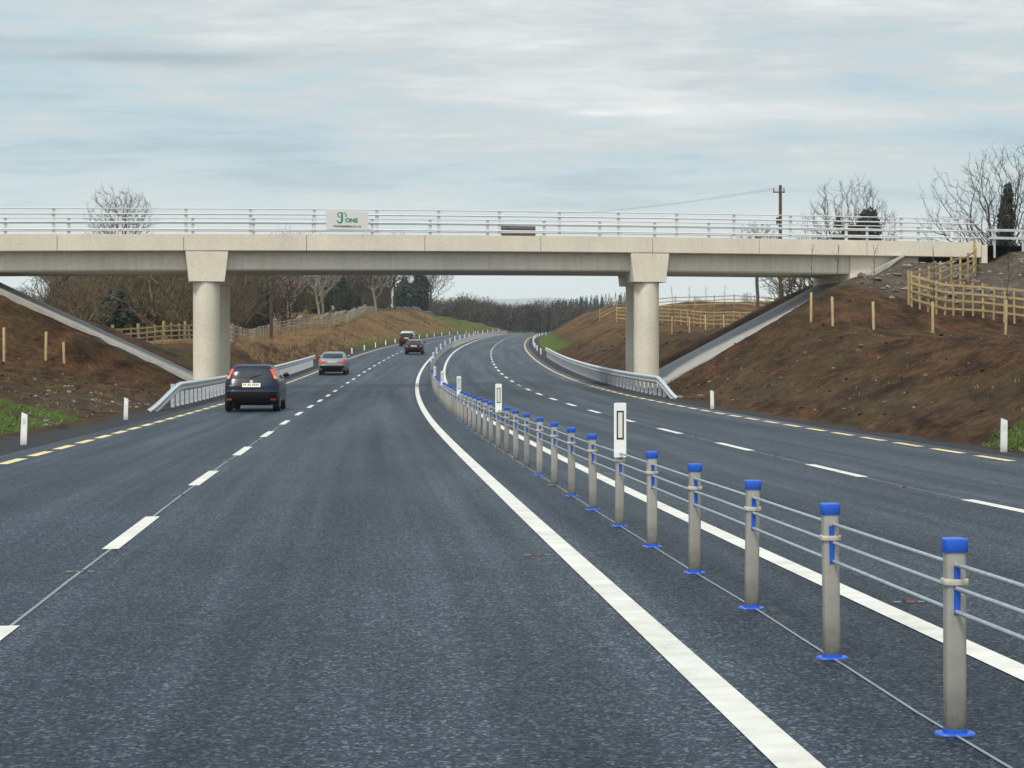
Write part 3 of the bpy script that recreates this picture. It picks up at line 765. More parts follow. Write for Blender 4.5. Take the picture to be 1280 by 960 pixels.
    for yy in yw:
        for sg in (-1, 1):
            w = empty('wheel', (sg * (hwx - .10), yy, rad)); w.parent = car; w.rotation_euler = (0, R(90), 0)
            m = MB(); m.lathe([(rad * .66, -.085), (rad * .93, -.10), (rad, -.07), (rad, .07), (rad * .93, .10), (rad * .66, .085)], 28); m.build('tyre', M['tyre'], w, 'auto')
            m = MB(); m.lathe([(rad * .64, -.09), (rad * .20, -.104), (rad * .18, .104), (rad * .64, .09)], 20); m.build('rim', M['rim'], w, 'auto')
    # underside pan, lip and wiper
    m = MB(); yr, yf, hw = prm(zs[0]); m.box(-hw * .72, hw * .72, yr + .35, yf - .4, zs[0] - .05, zs[0] - .003); m.build('underbody', M['trim'], car)
    m = MB(); a = rear(-.05, rwin[0] + .02, .02); b_ = rear(.30, rwin[0] + .12, .02); m.tube([a, b_], .012, 5); m.build('wiper', M['black'], car)
    return car, rear
def place_car(c, s, u):
    X, Y, Z = road(s, u); c.location = (float(X), float(Y), float(Z)); sl_ = float(road(s + 1, u)[2] - road(s - 1, u)[2]) / 2
    c.rotation_euler = (math.atan(sl_), 0, -heading(s))
hatch, rf = make_car('hatchback', [(.23, .14, 3.80, .72), (.30, .05, 3.94, .775), (.45, .0, 4.0, .80), (.58, .0, 4.0, .81), (.62, .035, 3.98, .81), (.74, .06, 3.9, .805), (.84, .11, 3.65, .80),
    (.90, .15, 3.25, .785), (.95, .18, 2.95, .765), (1.05, .25, 2.75, .715), (1.18, .33, 2.45, .65), (1.27, .40, 2.15, .595), (1.325, .47, 1.9, .545), (1.355, .58, 1.7, .48), (1.37, .85, 1.5, .36)],
    M['navy'], None, (.295, (.70, 3.22), .79), (.97, 1.24, .80, .74), (.835, .985, .955, 1.24, True), .775, .585, 2.72)
m = MB(); c_ = rf(0, .865, .02); m.lathe([(.045, -.006), (.05, 0), (.035, .008)], 16); o = m.build('badge', M['chrome'], hatch); o.location = c_; o.rotation_euler = (R(78), 0, 0)
m = MB(); c_ = rf(-.56, .76, .012); m.box(c_[0] - .07, c_[0] + .07, c_[1] - .006, c_[1] + .03, .745, .775); m.build('badge', M['chrome'], hatch)
place_car(hatch, 50.0, -5.72); tag(hatch, 'dark navy hatchback with tall red tail lamps beside its rear window, nearest car', 'car', 'cars driving away on the left carriageway')
sedan, rf = make_car('saloon_car', [(.22, .16, 4.2, .76), (.30, .06, 4.32, .81), (.45, .0, 4.38, .835), (.58, .0, 4.4, .845), (.62, .03, 4.38, .845), (.80, .05, 4.2, .84), (.90, .09, 3.7, .82),
    (.945, .16, 3.3, .80), (.965, .55, 3.15, .775), (1.05, .72, 3.0, .735), (1.20, .96, 2.7, .675), (1.30, 1.16, 2.4, .62), (1.35, 1.4, 2.15, .53), (1.37, 1.7, 1.95, .38)],
    M['silver'], None, (.30, (.85, 3.45), .82), (.985, 1.27, .84, .80), (.60, .975, .70, .86, False), .765, .60, 2.85)
place_car(sedan, 102.5, -5.93); tag(sedan, 'silver saloon car with red tail lamps driving past the end of the left guardrail', 'car', 'cars driving away on the left carriageway')
third, rf = make_car('saloon_car', [(.22, .16, 3.95, .74), (.30, .06, 4.1, .79), (.45, .0, 4.15, .815), (.58, .0, 4.15, .82), (.62, .03, 4.13, .82), (.78, .05, 3.9, .815), (.88, .09, 3.5, .80),
    (.92, .16, 3.1, .775), (.94, .45, 3.0, .755), (1.02, .60, 2.85, .715), (1.15, .84, 2.55, .655), (1.24, 1.04, 2.3, .60), (1.285, 1.25, 2.1, .52), (1.30, 1.5, 1.9, .38)],
    M['maroon'], (M['silver'], 1.225), (.29, (.78, 3.25), .80), (.96, 1.21, .84, .80), (.64, .975, .68, .79, False), .745, .60, 2.7)  # silver roof: sky reflection painted in, the car is dark red
place_car(third, 150.8, -2.62); tag(third, 'dark red saloon car with sky reflection painted on its roof in the lane next to the rope barrier', 'car', 'cars driving away on the left carriageway')
mpv, rf = make_car('people_carrier', [(.24, .14, 4.2, .78), (.32, .05, 4.32, .835), (.5, .0, 4.4, .86), (.62, .0, 4.4, .87), (.66, .03, 4.38, .87), (.82, .05, 4.15, .865), (.95, .08, 3.8, .85),
    (1.02, .10, 3.5, .835), (1.2, .16, 3.15, .79), (1.42, .24, 2.75, .72), (1.55, .31, 2.4, .665), (1.61, .40, 2.1, .60), (1.64, .6, 1.8, .48), (1.655, .9, 1.5, .34)],
    M['maroon'], (M['pale'], 1.30), (.32, (.80, 3.5), .84), (1.06, 1.45, .80, .74), (.82, .985, .84, 1.08, False), .88, .64, 3.2)  # pale roof: painted reflection of the sky
place_car(mpv, 190.5, -5.65); tag(mpv, 'tall dark people carrier with reflected sky painted pale on its roof, farthest car in the left lane', 'car', 'cars driving away on the left carriageway')

# ---------------------------------------------------------------- timber fences, stakes and saplings
def gz(X, Y): return float(ground(np.array(X), np.array(Y)))
def path_pts(path, step):
    r = []; carry = 0.0
    for (a, b) in zip(path[:-1], path[1:]):
        L = math.hypot(b[0] - a[0], b[1] - a[1]); d = carry
        while d < L: r.append((a[0] + (b[0] - a[0]) * d / L, a[1] + (b[1] - a[1]) * d / L, math.atan2(b[1] - a[1], b[0] - a[0]))); d += step
        carry = d - L
    r.append((path[-1][0], path[-1][1], r[-1][2])); return r
def fence(path, step, rails, height, label, big=0, mat='timber', rsize=.045, psize=.042, rail_side=-1):
    X0, Y0 = path[0]; Z0 = gz(X0, Y0)
    f = empty('timber_fence', (X0, Y0, Z0)); tag(f, label, 'fence', 'timber post and rail fences')
    pts = path_pts(path, step); mesh = bigm = None
    for i, (x, y, a) in enumerate(pts[:100]):
        isbig = big and i % big == 0
        src = bigm if isbig else mesh
        if src is None:
            k = 1.7 if isbig else 1.0; m = MB(); h = height * (1.14 if isbig else 1.0)
            m.bevbox(-psize * k, psize * k, -psize * k, psize * k, -.5, h, .012); o = m.build('post', M[mat], f)
            if isbig: bigm = o
            else: mesh = o
        else:
            o = src.copy(); COL.objects.link(o); o.parent = f
        z = gz(x, y)
        o.location = (x - X0, y - Y0, z - Z0 + rng.uniform(-.05, .03)); o.rotation_euler = (rng.uniform(-.03, .03), rng.uniform(-.03, .03), a)
    rp = path_pts(path, max(step, 1.6))
    for h in rails:
        m = MB(); rows = []
        for (x, y, a) in rp:
            nx, ny = -math.sin(a) * rail_side, math.cos(a) * rail_side; o_ = psize + rsize * .45 + .002; z = gz(x, y) + h + rng.uniform(-.02, .02)
            px, py = x + nx * o_ - X0, y + ny * o_ - Y0; t = rsize * .45
            rows.append([(px - nx * t, py - ny * t, z - rsize - Z0), (px + nx * t, py + ny * t, z - rsize - Z0), (px + nx * t, py + ny * t, z + rsize - Z0), (px - nx * t, py - ny * t, z + rsize - Z0)])
        m.sweep(rows); o = m.build('rail', M[mat], f); recalc(o)
    return f
RAILS = (.28, .60, .92, 1.22)
fence([(16.3, 69.9), (16.9, 69.2), (17.7, 68.3), (18.9, 67.6), (20.2, 67.4), (22.5, 68.0), (26, 69.5)], .40, RAILS, 1.36, 'new yellow timber fence with close stakes curving across the right bank', 0, 'timber', .042, .036)
e0 = bq(23.2, -.3)
fence([(16.25, 70.2), (17.6, 72.6), (19.6, 75.8), (21.4, 79.2), (e0[0] - .1, e0[1] - 1.2)], 1.5, RAILS, 1.36, 'timber rail fence climbing the right bank to the end of the bridge parapet', 0, 'timber', .042, .045)
fence([(-31, 97), (-27, 100.5), (-23.6, 103.5), (-20.6, 107), (-18.9, 113), (-20.4, 124)], .62, (.25, .55, .85, 1.15), 1.25, 'pale timber fence with close stakes behind the left bridge pier', 3, 'timber')
fence([(-20.5, 124.6), (-24.1, 164), (-24.1, 178), (-23, 185), (-21.2, 193), (-20.5, 207), (-22, 246), (-23.2, 290)], 1.9, (.3, .62, .95, 1.22), 1.3, 'long weathered timber fence along the top of the straw coloured left bank', 0, 'old_timber')
fence([(9.0, 147), (11.0, 145.5), (13.4, 141), (17, 134), (20, 127), (23.5, 118)], .95, (.3, .62, .95, 1.22), 1.3, 'timber fence crossing the right cutting behind the right bridge pier', 0, 'timber')
fence([(8.8, 172), (12, 173.5), (18, 173), (25, 171), (33, 168)], 2.0, (.35, .72, 1.08), 1.25, 'farther timber rail fence along the crest of the right cutting', 0, 'timber')
stk = sap = None
def stake(x, y, label, grp, h=1.2, sapling=True, splabel=None):
    global stk, sap
    z = gz(x, y)
    if stk is None:
        m = MB(); m.lathe([(.052, -.5), (.052, 1.19), (.046, 1.2)], 12); o = stk = m.build('timber_stake', M['timber'], None, 'auto')
    else: o = stk.copy(); COL.objects.link(o)
    o.location = (x, y, z); o.scale = (1, 1, h / 1.2); o.rotation_euler = (rng.uniform(-.03, .03), rng.uniform(-.03, .03), rng.uniform(0, 3)); tag(o, label, 'stake', grp)
    if sapling:
        m = MB(); p = Vector((0, 0, -.1)); pts = [p.copy()]
        for k in range(9): p = p + Vector((rng.uniform(-.05, .05), rng.uniform(-.05, .05), .36)); pts.append(p.copy())
        m.tube(pts, [.020 - .0014 * k for k in range(10)], 6)
        for k in range(3, 9):
            for _ in range(2):
                d = Vector((rng.uniform(-1, 1), rng.uniform(-1, 1), 1.3)).normalized() * rng.uniform(.2, .5); m.tube([pts[k], pts[k] + d * .6, pts[k] + d + Vector((0, 0, .05))], [.007, .006, .004], 4)
        o = m.build('sapling', M['bark'], None, True); o.location = (x + .09, y + .04, z); tag(o, splabel, 'young tree', 'saplings tied to stakes')
WHERE = ['leftmost below the right bridge end', 'second from left below the right bridge end', 'middle one of its row on bare soil', 'below the corner of the curving yellow fence', 'rightmost of the row, before the curving fence']
for (x, y), w_, h in zip([(12.04, 69.0), (12.28, 65.6), (13.25, 62.8), (15.32, 62.4), (18.2, 63.2)], WHERE, (1.15, 1.12, 1.05, 1.1, 1.25)):
    stake(x, y, 'yellow timber stake, ' + w_, 'stakes on the right bank', h, True, 'thin bare sapling tied to a stake, ' + w_)
for (x, y), w_, h in zip([(-19.02, 64.2), (-18.44, 67.8), (-17.82, 68.2)], ['leftmost of the three', 'middle of the three', 'shortest and rightmost of the three'], (1.25, 1.15, .8)):
    stake(x, y, 'yellow timber stake on the bare left bank, ' + w_, 'stakes on the left bank', h, False)
for k, (x, y) in enumerate([(10.38, 111.2), (12.08, 116.6), (13.87, 122.8), (14.6, 118.0)]):
    stake(x, y, 'pale timber stake on the cutting just right of the right bridge pier', 'stakes behind the right pier', 1.1, True, 'thin bare sapling on the cutting right of the right bridge pier')

# stone wall on the crest of the far left bank
wall_path = [(-27.1, 197), (-25.2, 214), (-24.6, 240), (-25.2, 270), (-24.6, 306), (-21.3, 322), (-18.5, 336), (-16.0, 352)]
X0, Y0 = wall_path[0]; Z0 = gz(X0, Y0)
m = MB(); rows = []
for i, (x, y, a) in enumerate(path_pts(wall_path, .7)):
    nx, ny = -math.sin(a), math.cos(a); z = gz(x, y) - Z0; h = .55 + .35 * float(fbm(np.array([i * .5]), np.array([1.]), 3, 5)[0]); jt = rng.uniform(-.08, .08)
    rows.append([(x - X0 - nx * (.35 + jt), y - Y0 - ny * (.35 + jt), z - .4), (x - X0 - nx * (.25 - jt), y - Y0 - ny * .25, z + h), (x - X0 + nx * .22, y - Y0 + ny * .22, z + h + rng.uniform(-.08, .1)), (x - X0 + nx * .38, y - Y0 + ny * .38, z - .4)])
m.sweep(rows); M['wallstone'] = simple('rubble_stone', (.15, .135, .112), .9, 0, .55, 1.6, .6, 5)
o = m.build('stone_wall', M['wallstone']); recalc(o); o.location = (X0, Y0, Z0); tag(o, 'low grey rubble wall along the crest of the far left bank', 'wall')

# utility poles
def pole(x, y, h, label, zb=None, arms=True):
    z = gz(x, y) if zb is None else zb
    p = empty('utility_pole', (x, y, z)); tag(p, label, 'utility pole', 'wooden utility poles')
    m = MB(); m.tube([(0, 0, -1), (0, 0, h)], [.17, .12], 12); m.build('shaft', M['pole'], p, 'auto')
    if arms:
        m = MB(); m.box(-.62, .35, -.20, -.11, h - .62, h - .52); m.build('crossarm', M['pole'], p)
        for xx in (-.55, .27):
            m = MB(); m.lathe([(.05, h - .50), (.06, h - .40), (.035, h - .34), (.055, h - .27), (.02, h - .22)], 10, (xx, -.155)); m.build('insulator', M['signback'], p)
        m = MB(); m.bevbox(-.35, -.12, -.30, .0, h - 3.2, h - 2.6, .03); m.build('switch_box', M['pole'], p)
    return p, z
p1, pz = pole(21.6, 138, 0, 'x', arms=False) if False else pole(21.6, 138, 15.75 - gz(21.6, 138), 'dark wooden utility pole with a crossarm rising behind the right half of the bridge')
pole(-22.9, 163, 8.6, 'brown wooden utility pole standing on the straw coloured left bank', arms=False)
p2, pz2 = pole(-17.2, 400, 31.0 - gz(-17.2, 400), 'distant wooden utility pole in front of the far wood', arms=True) if False else (None, 0)
for k, xx in enumerate((-.55, .27)):
    a = Vector((21.6 + xx, 137.85, 15.5)); b_ = Vector((2.0 + xx, 400, 37.0)); m = MB()
    m.tube([a.lerp(b_, t) - Vector((0, 0, 1.1 * 4 * t * (1 - t))) for t in np.linspace(0, 1, 24)], .014, 4)
    tag(m.build('overhead_wire', M['rope'], None, True), 'thin overhead wire running left from the pole behind the bridge', 'wire', 'wires on the utility pole')

# ---------------------------------------------------------------- bare trees, scrub, evergreens
def rvec(r): return Vector((r.uniform(-1, 1), r.uniform(-1, 1), r.uniform(-1, 1)))
def branch_tree(H, cw, base, n, bf, tw, seed, girth=1.0, rtip=.009, stems=1, squash=1.0):
    """points spread through a crown are joined one by one to the nearest limb (counting the way back to the root)"""
    r = np.random.RandomState(seed)
    P_ = [np.array([0., 0, -.4])]; par = [-1]; plen = [0.0]; trunk = [True]
    nt = 9; top = H * (base + .22 if stems == 1 else base + .04); wob = r.normal(size=(nt, 2)).cumsum(0) * .012 * H
    for i in range(1, nt):
        q = np.array([wob[i, 0] * (i / nt), wob[i, 1] * (i / nt), top * i / (nt - 1)]); par.append(len(P_) - 1); plen.append(plen[-1] + np.linalg.norm(q - P_[-1])); P_.append(q); trunk.append(True)
    zc, hz_ = H * (1 + base) / 2, H * (1 - base) / 2
    v = r.normal(size=(n * 2, 3)); v /= np.linalg.norm(v, axis=1)[:, None]
    lump = 1 + .35 * fbm(v[:, 0] * 1.9 + seed, v[:, 1] * 1.9 + v[:, 2] * 1.3, 3, seed)
    rad = r.uniform(0, 1, n * 2) ** .42 * lump; A = v * rad[:, None]
    A[:, 2] = np.where(A[:, 2] < 0, A[:, 2] * .85, A[:, 2]); wid = cw * H * np.where(A[:, 2] < 0, 1 + .25 * A[:, 2], 1.0)
    A = np.stack([A[:, 0] * wid, A[:, 1] * wid, zc + A[:, 2] * hz_], 1); A = A[A[:, 2] > .1 * H * base + .15][:n]
    o0 = P_[nt // 2]; A = A[np.argsort(np.linalg.norm(A - o0, axis=1) * r.uniform(.9, 1.1, len(A)))]
    cap = nt + len(A) * 3 + 5; PA = np.zeros((cap, 3)); PL = np.zeros(cap); m_ = nt; PA[:nt] = P_; PL[:nt] = plen
    lo_ = np.zeros(cap); lo_[:nt] = [0 if i > nt * base * .8 or stems > 1 else 1e3 for i in range(nt)]
    for p in A:
        d = np.linalg.norm(PA[:m_] - p, axis=1); j = int(np.argmin(d + bf * PL[:m_] + lo_[:m_])); a_ = PA[j]; L = d[j]
        steps = 1 if L < .35 else (2 if L < 1.1 else 3); prev = j
        for k in range(1, steps + 1):
            t = k / steps; q = a_ + (p - a_) * t
            if k < steps: q = q + r.normal(size=3) * L * .05; q[2] -= .03 * L * math.sin(math.pi * t)
            PA[m_] = q; PL[m_] = PL[prev] + np.linalg.norm(q - PA[prev]); par.append(prev); trunk.append(False); prev = m_; m_ += 1
    cnt = np.ones(m_); par = np.array(par)
    for i in range(m_ - 1, 0, -1): cnt[par[i]] += cnt[i]
    R_ = rtip * 1.15 * cnt ** .42 * girth
    segs = [(PA[par[i]], PA[i], R_[par[i]] if i < nt or cnt[par[i]] < 2.2 * cnt[i] else R_[i] * 1.15, R_[i], 0 if i < nt else (1 if R_[i] > .035 else 2)) for i in range(1, m_)]
    kids = np.where((cnt < 14) & (np.arange(m_) >= nt))[0]
    for i in kids:
        d0 = PA[i] - PA[par[i]]; d0 = d0 / (np.linalg.norm(d0) + 1e-6)
        for _ in range(tw):
            d1 = d0 + r.normal(size=3) * .75 + np.array([0, 0, .25]); d1 /= np.linalg.norm(d1); l = r.uniform(.18, .55) * (H / 12) ** .5
            segs.append((PA[i], PA[i] + d1 * l, rtip * .85, rtip * .55, 2))
    k_ = H / max(s[1][2] for s in segs)
    return [(s[0] * np.array([1, 1, k_]), s[1] * np.array([1, 1, k_]), *s[2:]) for s in segs]
def seg_mesh(name, segs, lo=0, hi=99):
    S_ = [s for s in segs if lo <= s[4] <= hi]
    a = np.array([tuple(s[0]) for s in S_]); b = np.array([tuple(s[1]) for s in S_]); ra = np.array([s[2] for s in S_]); rb = np.array([s[3] for s in S_]); lv = np.array([s[4] for s in S_])
    d = b - a; d /= np.linalg.norm(d, axis=1)[:, None] + 1e-9
    ref = np.where(np.abs(d[:, 2:3]) > .9, np.array([[1., 0, 0]]), np.array([[0, 0, 1.]])); u = np.cross(d, ref); u /= np.linalg.norm(u, axis=1)[:, None]; w = np.cross(d, u)
    vs, fs, o = [], [], 0
    for k, mask in ((6, lv <= 1), (3, lv > 1)):
        if not mask.any(): continue
        A, B_, U, W, r1, r2 = a[mask], b[mask], u[mask], w[mask], ra[mask], rb[mask]; n_ = len(A)
        t = 2 * np.pi * np.arange(k) / k; cu, su = np.cos(t)[None, :, None], np.sin(t)[None, :, None]
        off = U[:, None, :] * cu + W[:, None, :] * su
        ring = np.concatenate([A[:, None, :] + off * r1[:, None, None], B_[:, None, :] + off * r2[:, None, None]], 1)
        vs.append(ring.reshape(-1, 3)); base = o + np.arange(n_)[:, None, None] * 2 * k
        q = np.stack([np.arange(k), (np.arange(k) + 1) % k, k + (np.arange(k) + 1) % k, k + np.arange(k)], -1)[None]
        fs.append((base + q).reshape(-1, 4)); o += n_ * 2 * k
    me = bpy.data.meshes.new(name); me.from_pydata(np.concatenate(vs).tolist(), [], np.concatenate(fs).tolist()); me.shade_smooth(); return me
def leaf_mesh(name, blobs, count, size, seed, squash=1.0):
    """many small leaf clumps spread through a few ellipsoids; denser near their skins, with gaps"""
    r = np.random.RandomState(seed); tot = sum(b[3] * b[4] * b[5] for b in blobs); vs = []
    for (cx, cy, cz, ax, ay, az) in blobs:
        n_ = int(count * ax * ay * az / tot); v = r.normal(size=(n_, 3)); v /= np.linalg.norm(v, axis=1)[:, None]
        rad = r.uniform(.35, 1, n_) ** .5 * (1 + .28 * fbm(v[:, 0] * 2.3 + cx, v[:, 2] * 2.3 + v[:, 1] * 1.7, 3, seed)); c = v * rad[:, None] * np.array([ax, ay, az]) + np.array([cx, cy, cz])
        u = r.normal(size=(n_, 3)); u /= np.linalg.norm(u, axis=1)[:, None]; w = np.cross(u, r.normal(size=(n_, 3))); w /= np.linalg.norm(w, axis=1)[:, None]
        s = (size * r.uniform(.5, 1.3, n_))[:, None]
        vs.append(np.stack([c - u * s - w * s * .5, c + u * s - w * s * .35, c + u * s * .8 + w * s * .5, c - u * s * .7 + w * s * .6], 1).reshape(-1, 3))
    vs = np.concatenate(vs); me = bpy.data.meshes.new(name); me.from_pydata(vs.tolist(), [], np.arange(len(vs)).reshape(-1, 4).tolist()); return me
def bare_tree(name, seed, H, cfg, mat, blobs=None, leafmat=None, leaves=3000, lsize=.16):
    segs = branch_tree(H, seed=seed, **cfg)
    t = empty(name)
    link('trunk', seg_mesh('trunk', segs, 0, 0), mat, t); link('crown', seg_mesh('crown', segs, 1), mat, t)
    if blobs: link('ivy', leaf_mesh('ivy', blobs, leaves, lsize, seed), leafmat, t)
    return t
CF = dict(cw=.36, base=.22, n=1700, bf=.62, tw=4, rtip=.0075)
CF_far = dict(cw=.34, base=.26, n=520, bf=.5, tw=3, rtip=.012, girth=.72)
CF_scrub = dict(cw=.42, base=.03, n=420, bf=.22, tw=3, rtip=.012, stems=2, girth=.8)
def put(t, x, y, rz=None, sc=1.0, label=None, cat=None, grp=None, dz=0.0):
    t.location = (x, y, gz(x, y) - .1 + dz); t.rotation_euler = (0, 0, rng.uniform(0, 6.28) if rz is None else rz); t.scale = (sc, sc, sc * rng.uniform(.94, 1.06) if rz is None else sc)
    if label: tag(t, label, cat, grp)
    return t
# individual trees behind the bridge
def top_h(x, y, ypx): return EYE + (HORIZON - ypx) * y / FPX - gz(x, y)
x, y = -45.0, 197; H = top_h(x, y, 226)
put(bare_tree('bare_tree', 5, H, dict(CF, cw=.27, base=.45, n=750, tw=3, rtip=.0095, bf=.5), M['bark']), x, y, .4, 1, 'tall bare tree with an open crown rising above the left half of the bridge', 'tree')
x, y = 35.6, 124; H = top_h(x, y, 172)
put(bare_tree('ivy_clad_tree', 12, H, dict(CF, cw=.42, base=.10, n=1250, tw=3), M['bark'],
    [(.0, 0, H * .16, .85, .85, H * .16), (.05, 0, H * .36, .78, .78, H * .16), (.15, 0, H * .54, .62, .62, H * .15), (.25, 0, H * .68, .42, .42, H * .08)], M['ivy'], 7000, .13), x, y, 0, 1, 'tall bare tree with a dark ivy column on its trunk, beyond the bridge end', 'tree')
x, y = 27.0, 136; H = top_h(x, y, 214)
put(bare_tree('ivy_clad_tree', 23, H, dict(CF, cw=.36, base=.15, n=900, tw=3), M['bark'],
    [(.2, 0, H * .42, 2.0, 1.6, H * .22), (1.3, 0, H * .60, 1.0, .9, H * .16), (-1.1, .2, H * .52, .45, .5, H * .2)], M['ivy'], 6500, .15), x, y, 0, 1, 'broad bare tree with a ragged ivy mass just above the bridge parapet', 'tree')
x, y = 24.5, 171; H = 8.8
put(bare_tree('bare_tree', 31, H, dict(CF, n=700, base=.4), M['bark']), x, y, .5, 1, 'forked bare tree seen under the right end of the bridge', 'tree')
scr = [bare_tree('scrub_bush', 40 + k, 5.5, CF_scrub if k != 1 else dict(CF_scrub, cw=.55), M['scrub'] if k < 2 else M['olive']) for k in range(4)]
used = set()
def place_var(variants, k, *a, **kw):
    src = variants[k % len(variants)]
    if id(src) in used: o = dup(src)
    else: used.add(id(src)); o = src
    return put(o, *a, **kw)
for k, (x, D, sc) in enumerate([(985, 132, 1.0), (1015, 126, 1.15), (1040, 140, 1.3), (1110, 128, 1.0), (1140, 122, .9), (1172, 130, .8), (1215, 136, .9)]):
    place_var(scr, k, (x - 640) * D / FPX, D, None, sc * .95, 'bare twiggy bush in the hedge line behind the right half of the bridge', 'bush', 'bare bushes behind the right half of the bridge', 1.0)
for k in range(9):
    D = rng.uniform(225, 290); x = 846 + 13 * k + rng.uniform(-6, 6)
    place_var(scr, k, (x - 640) * D / FPX, D, None, rng.uniform(.28, .42), 'small bare bush in the distant hedge on the right cutting', 'bush', 'bushes in the distant right hedge')

for k, (px, D, sc) in enumerate([(108, 186, 1.75), (135, 190, 1.85), (168, 182, 1.6), (205, 188, 1.65), (355, 190, 1.5)]):
    place_var(scr, k, (px - 640) * D / FPX, D, None, sc, 'twiggy bush top showing through the parapet in the left half of the bridge', 'bush', 'bushes behind the left parapet')
# the wood behind the left bank
tr = [bare_tree('bare_tree', 60 + k, 11.5, CF_far, M['bark_far'] if k != 2 else M['pale_bark']) for k in range(4)]
evb = []
for k in range(2):
    t = bare_tree('evergreen_tree', 80 + k, 6.0, dict(CF_far, cw=.22, n=200), M['bark_far'], [(0, 0, 2.2, 1.7, 1.7, 2.3), (.5, .3, 4.2, 1.2, 1.2, 1.8), (-.7, -.2, 3.0, 1.2, 1.3, 1.7), (.1, 0, 5.6, .6, .6, 1.1)], M['ever'], 5200, .20); evb.append(t)
def ok_bank(x, D):
    return float(to_su(np.array(x), np.array(D))[1]) < -21.5
def px_at(px, D): return (px - 640) * D / FPX
G1, L1 = 'trees of the wood behind the left bank', 'bare tree of the brown wood behind the left bank, under the bridge'
# named trunks that stand out at the edge of the wood
for k, (px, D, sc, vi, lab) in enumerate([(363, 226, 1.05, 2, 'pale forked tree at the edge of the wood, right of the brown pole'), (399, 236, .95, 2, 'first of a pair of pale trunks at the edge of the wood'), (404, 242, 1.05, 2, 'second of a pair of pale trunks at the edge of the wood'),
    (454, 268, 1.1, 0, 'slim dark trunk at the edge of the wood above the stone wall'), (470, 282, 1.15, 2, 'slim pale trunk at the edge of the wood above the stone wall'), (487, 312, 1.25, 0, 'dark trunk of the last close pair near the right end of the wood'),
    (493, 318, 1.3, 1, 'thick ivy-footed trunk near the right end of the wood'), (541, 352, 1.2, 3, 'crooked bare tree against the sky at the right end of the wood'), (527, 352, 1.0, 0, 'bare tree beside the crooked tree at the right end of the wood')]):
    place_var(tr, vi, px_at(px, D), D, None, sc, lab, 'tree', G1)
n_ = 0
for k in range(110):
    D = rng.uniform(205, 330); px = rng.uniform(60, 520)
    if px > 420 and D < 270: D = rng.uniform(290, 345)
    zt = EYE + (HORIZON - 300) * D / FPX
    if not ok_bank(px_at(px, D), D): continue
    x = px_at(px, D); sc = min(1.3, max(.55, (zt - gz(x, D)) / 11.5)) * rng.uniform(.75, 1.0)
    place_var(tr, k, x, D, None, sc, L1, 'tree', G1)
for k in range(64):
    D = rng.uniform(128, 205); px = rng.uniform(12, 300)
    x = px_at(px, D)
    zt = EYE + (HORIZON - (300 if px > 70 else 352)) * D / FPX
    sc = min(1.9, max(.5, (zt - gz(x, D)) / 5.6)) * rng.uniform(.6, 1.0)
    place_var(scr, k, x, D, None, sc, 'dense brown scrub bush at the left edge of the wood', 'bush', 'scrub at the left edge of the wood')
for k in range(60):
    D = rng.uniform(235, 330); px = rng.uniform(250, 530)
    if not ok_bank(px_at(px, D), D): continue
    place_var(scr, k, px_at(px, D), D, None, rng.uniform(.6, 1.1), 'low brown bush among the trunks of the wood', 'bush', 'undergrowth bushes in the wood')
for k in range(11):
    D = rng.uniform(136, 195); px = rng.uniform(85, 300)
    place_var(evb, k + 1, px_at(px, D), D, None, rng.uniform(.35, .75), 'small dark green bush in the brown scrub at the left edge of the wood', 'bush', 'green bushes in the left scrub')
hb = place_var(evb, 0, px_at(152, 134), 134, None, .62, 'dark green holly bush in the brown scrub left of the pier', 'bush'); hb.scale = (.78, .78, .58)
for k in range(70):
    D = rng.uniform(250, 350); px = rng.uniform(280, 535) if k > 4 else rng.uniform(60, 240)
    if k <= 4: D = rng.uniform(185, 200); px = rng.uniform(250, 330)
    if not ok_bank(px_at(px, D), D): continue
    place_var(evb, k + 1, px_at(px, D), D, None, rng.uniform(.55, 1.25), 'dark evergreen among the bare trees of the left wood', 'tree', 'evergreens in the left wood')
for k, (px, D, sc) in enumerate([(522, 346, 1.35), (507, 352, 1.2), (448, 330, 1.3), (465, 345, 1.5), (430, 318, 1.2)]):
    place_var(evb, k, px_at(px, D), D, None, sc, 'tall dark conifer at the right end of the left wood', 'tree', 'conifers at the right end of the wood')

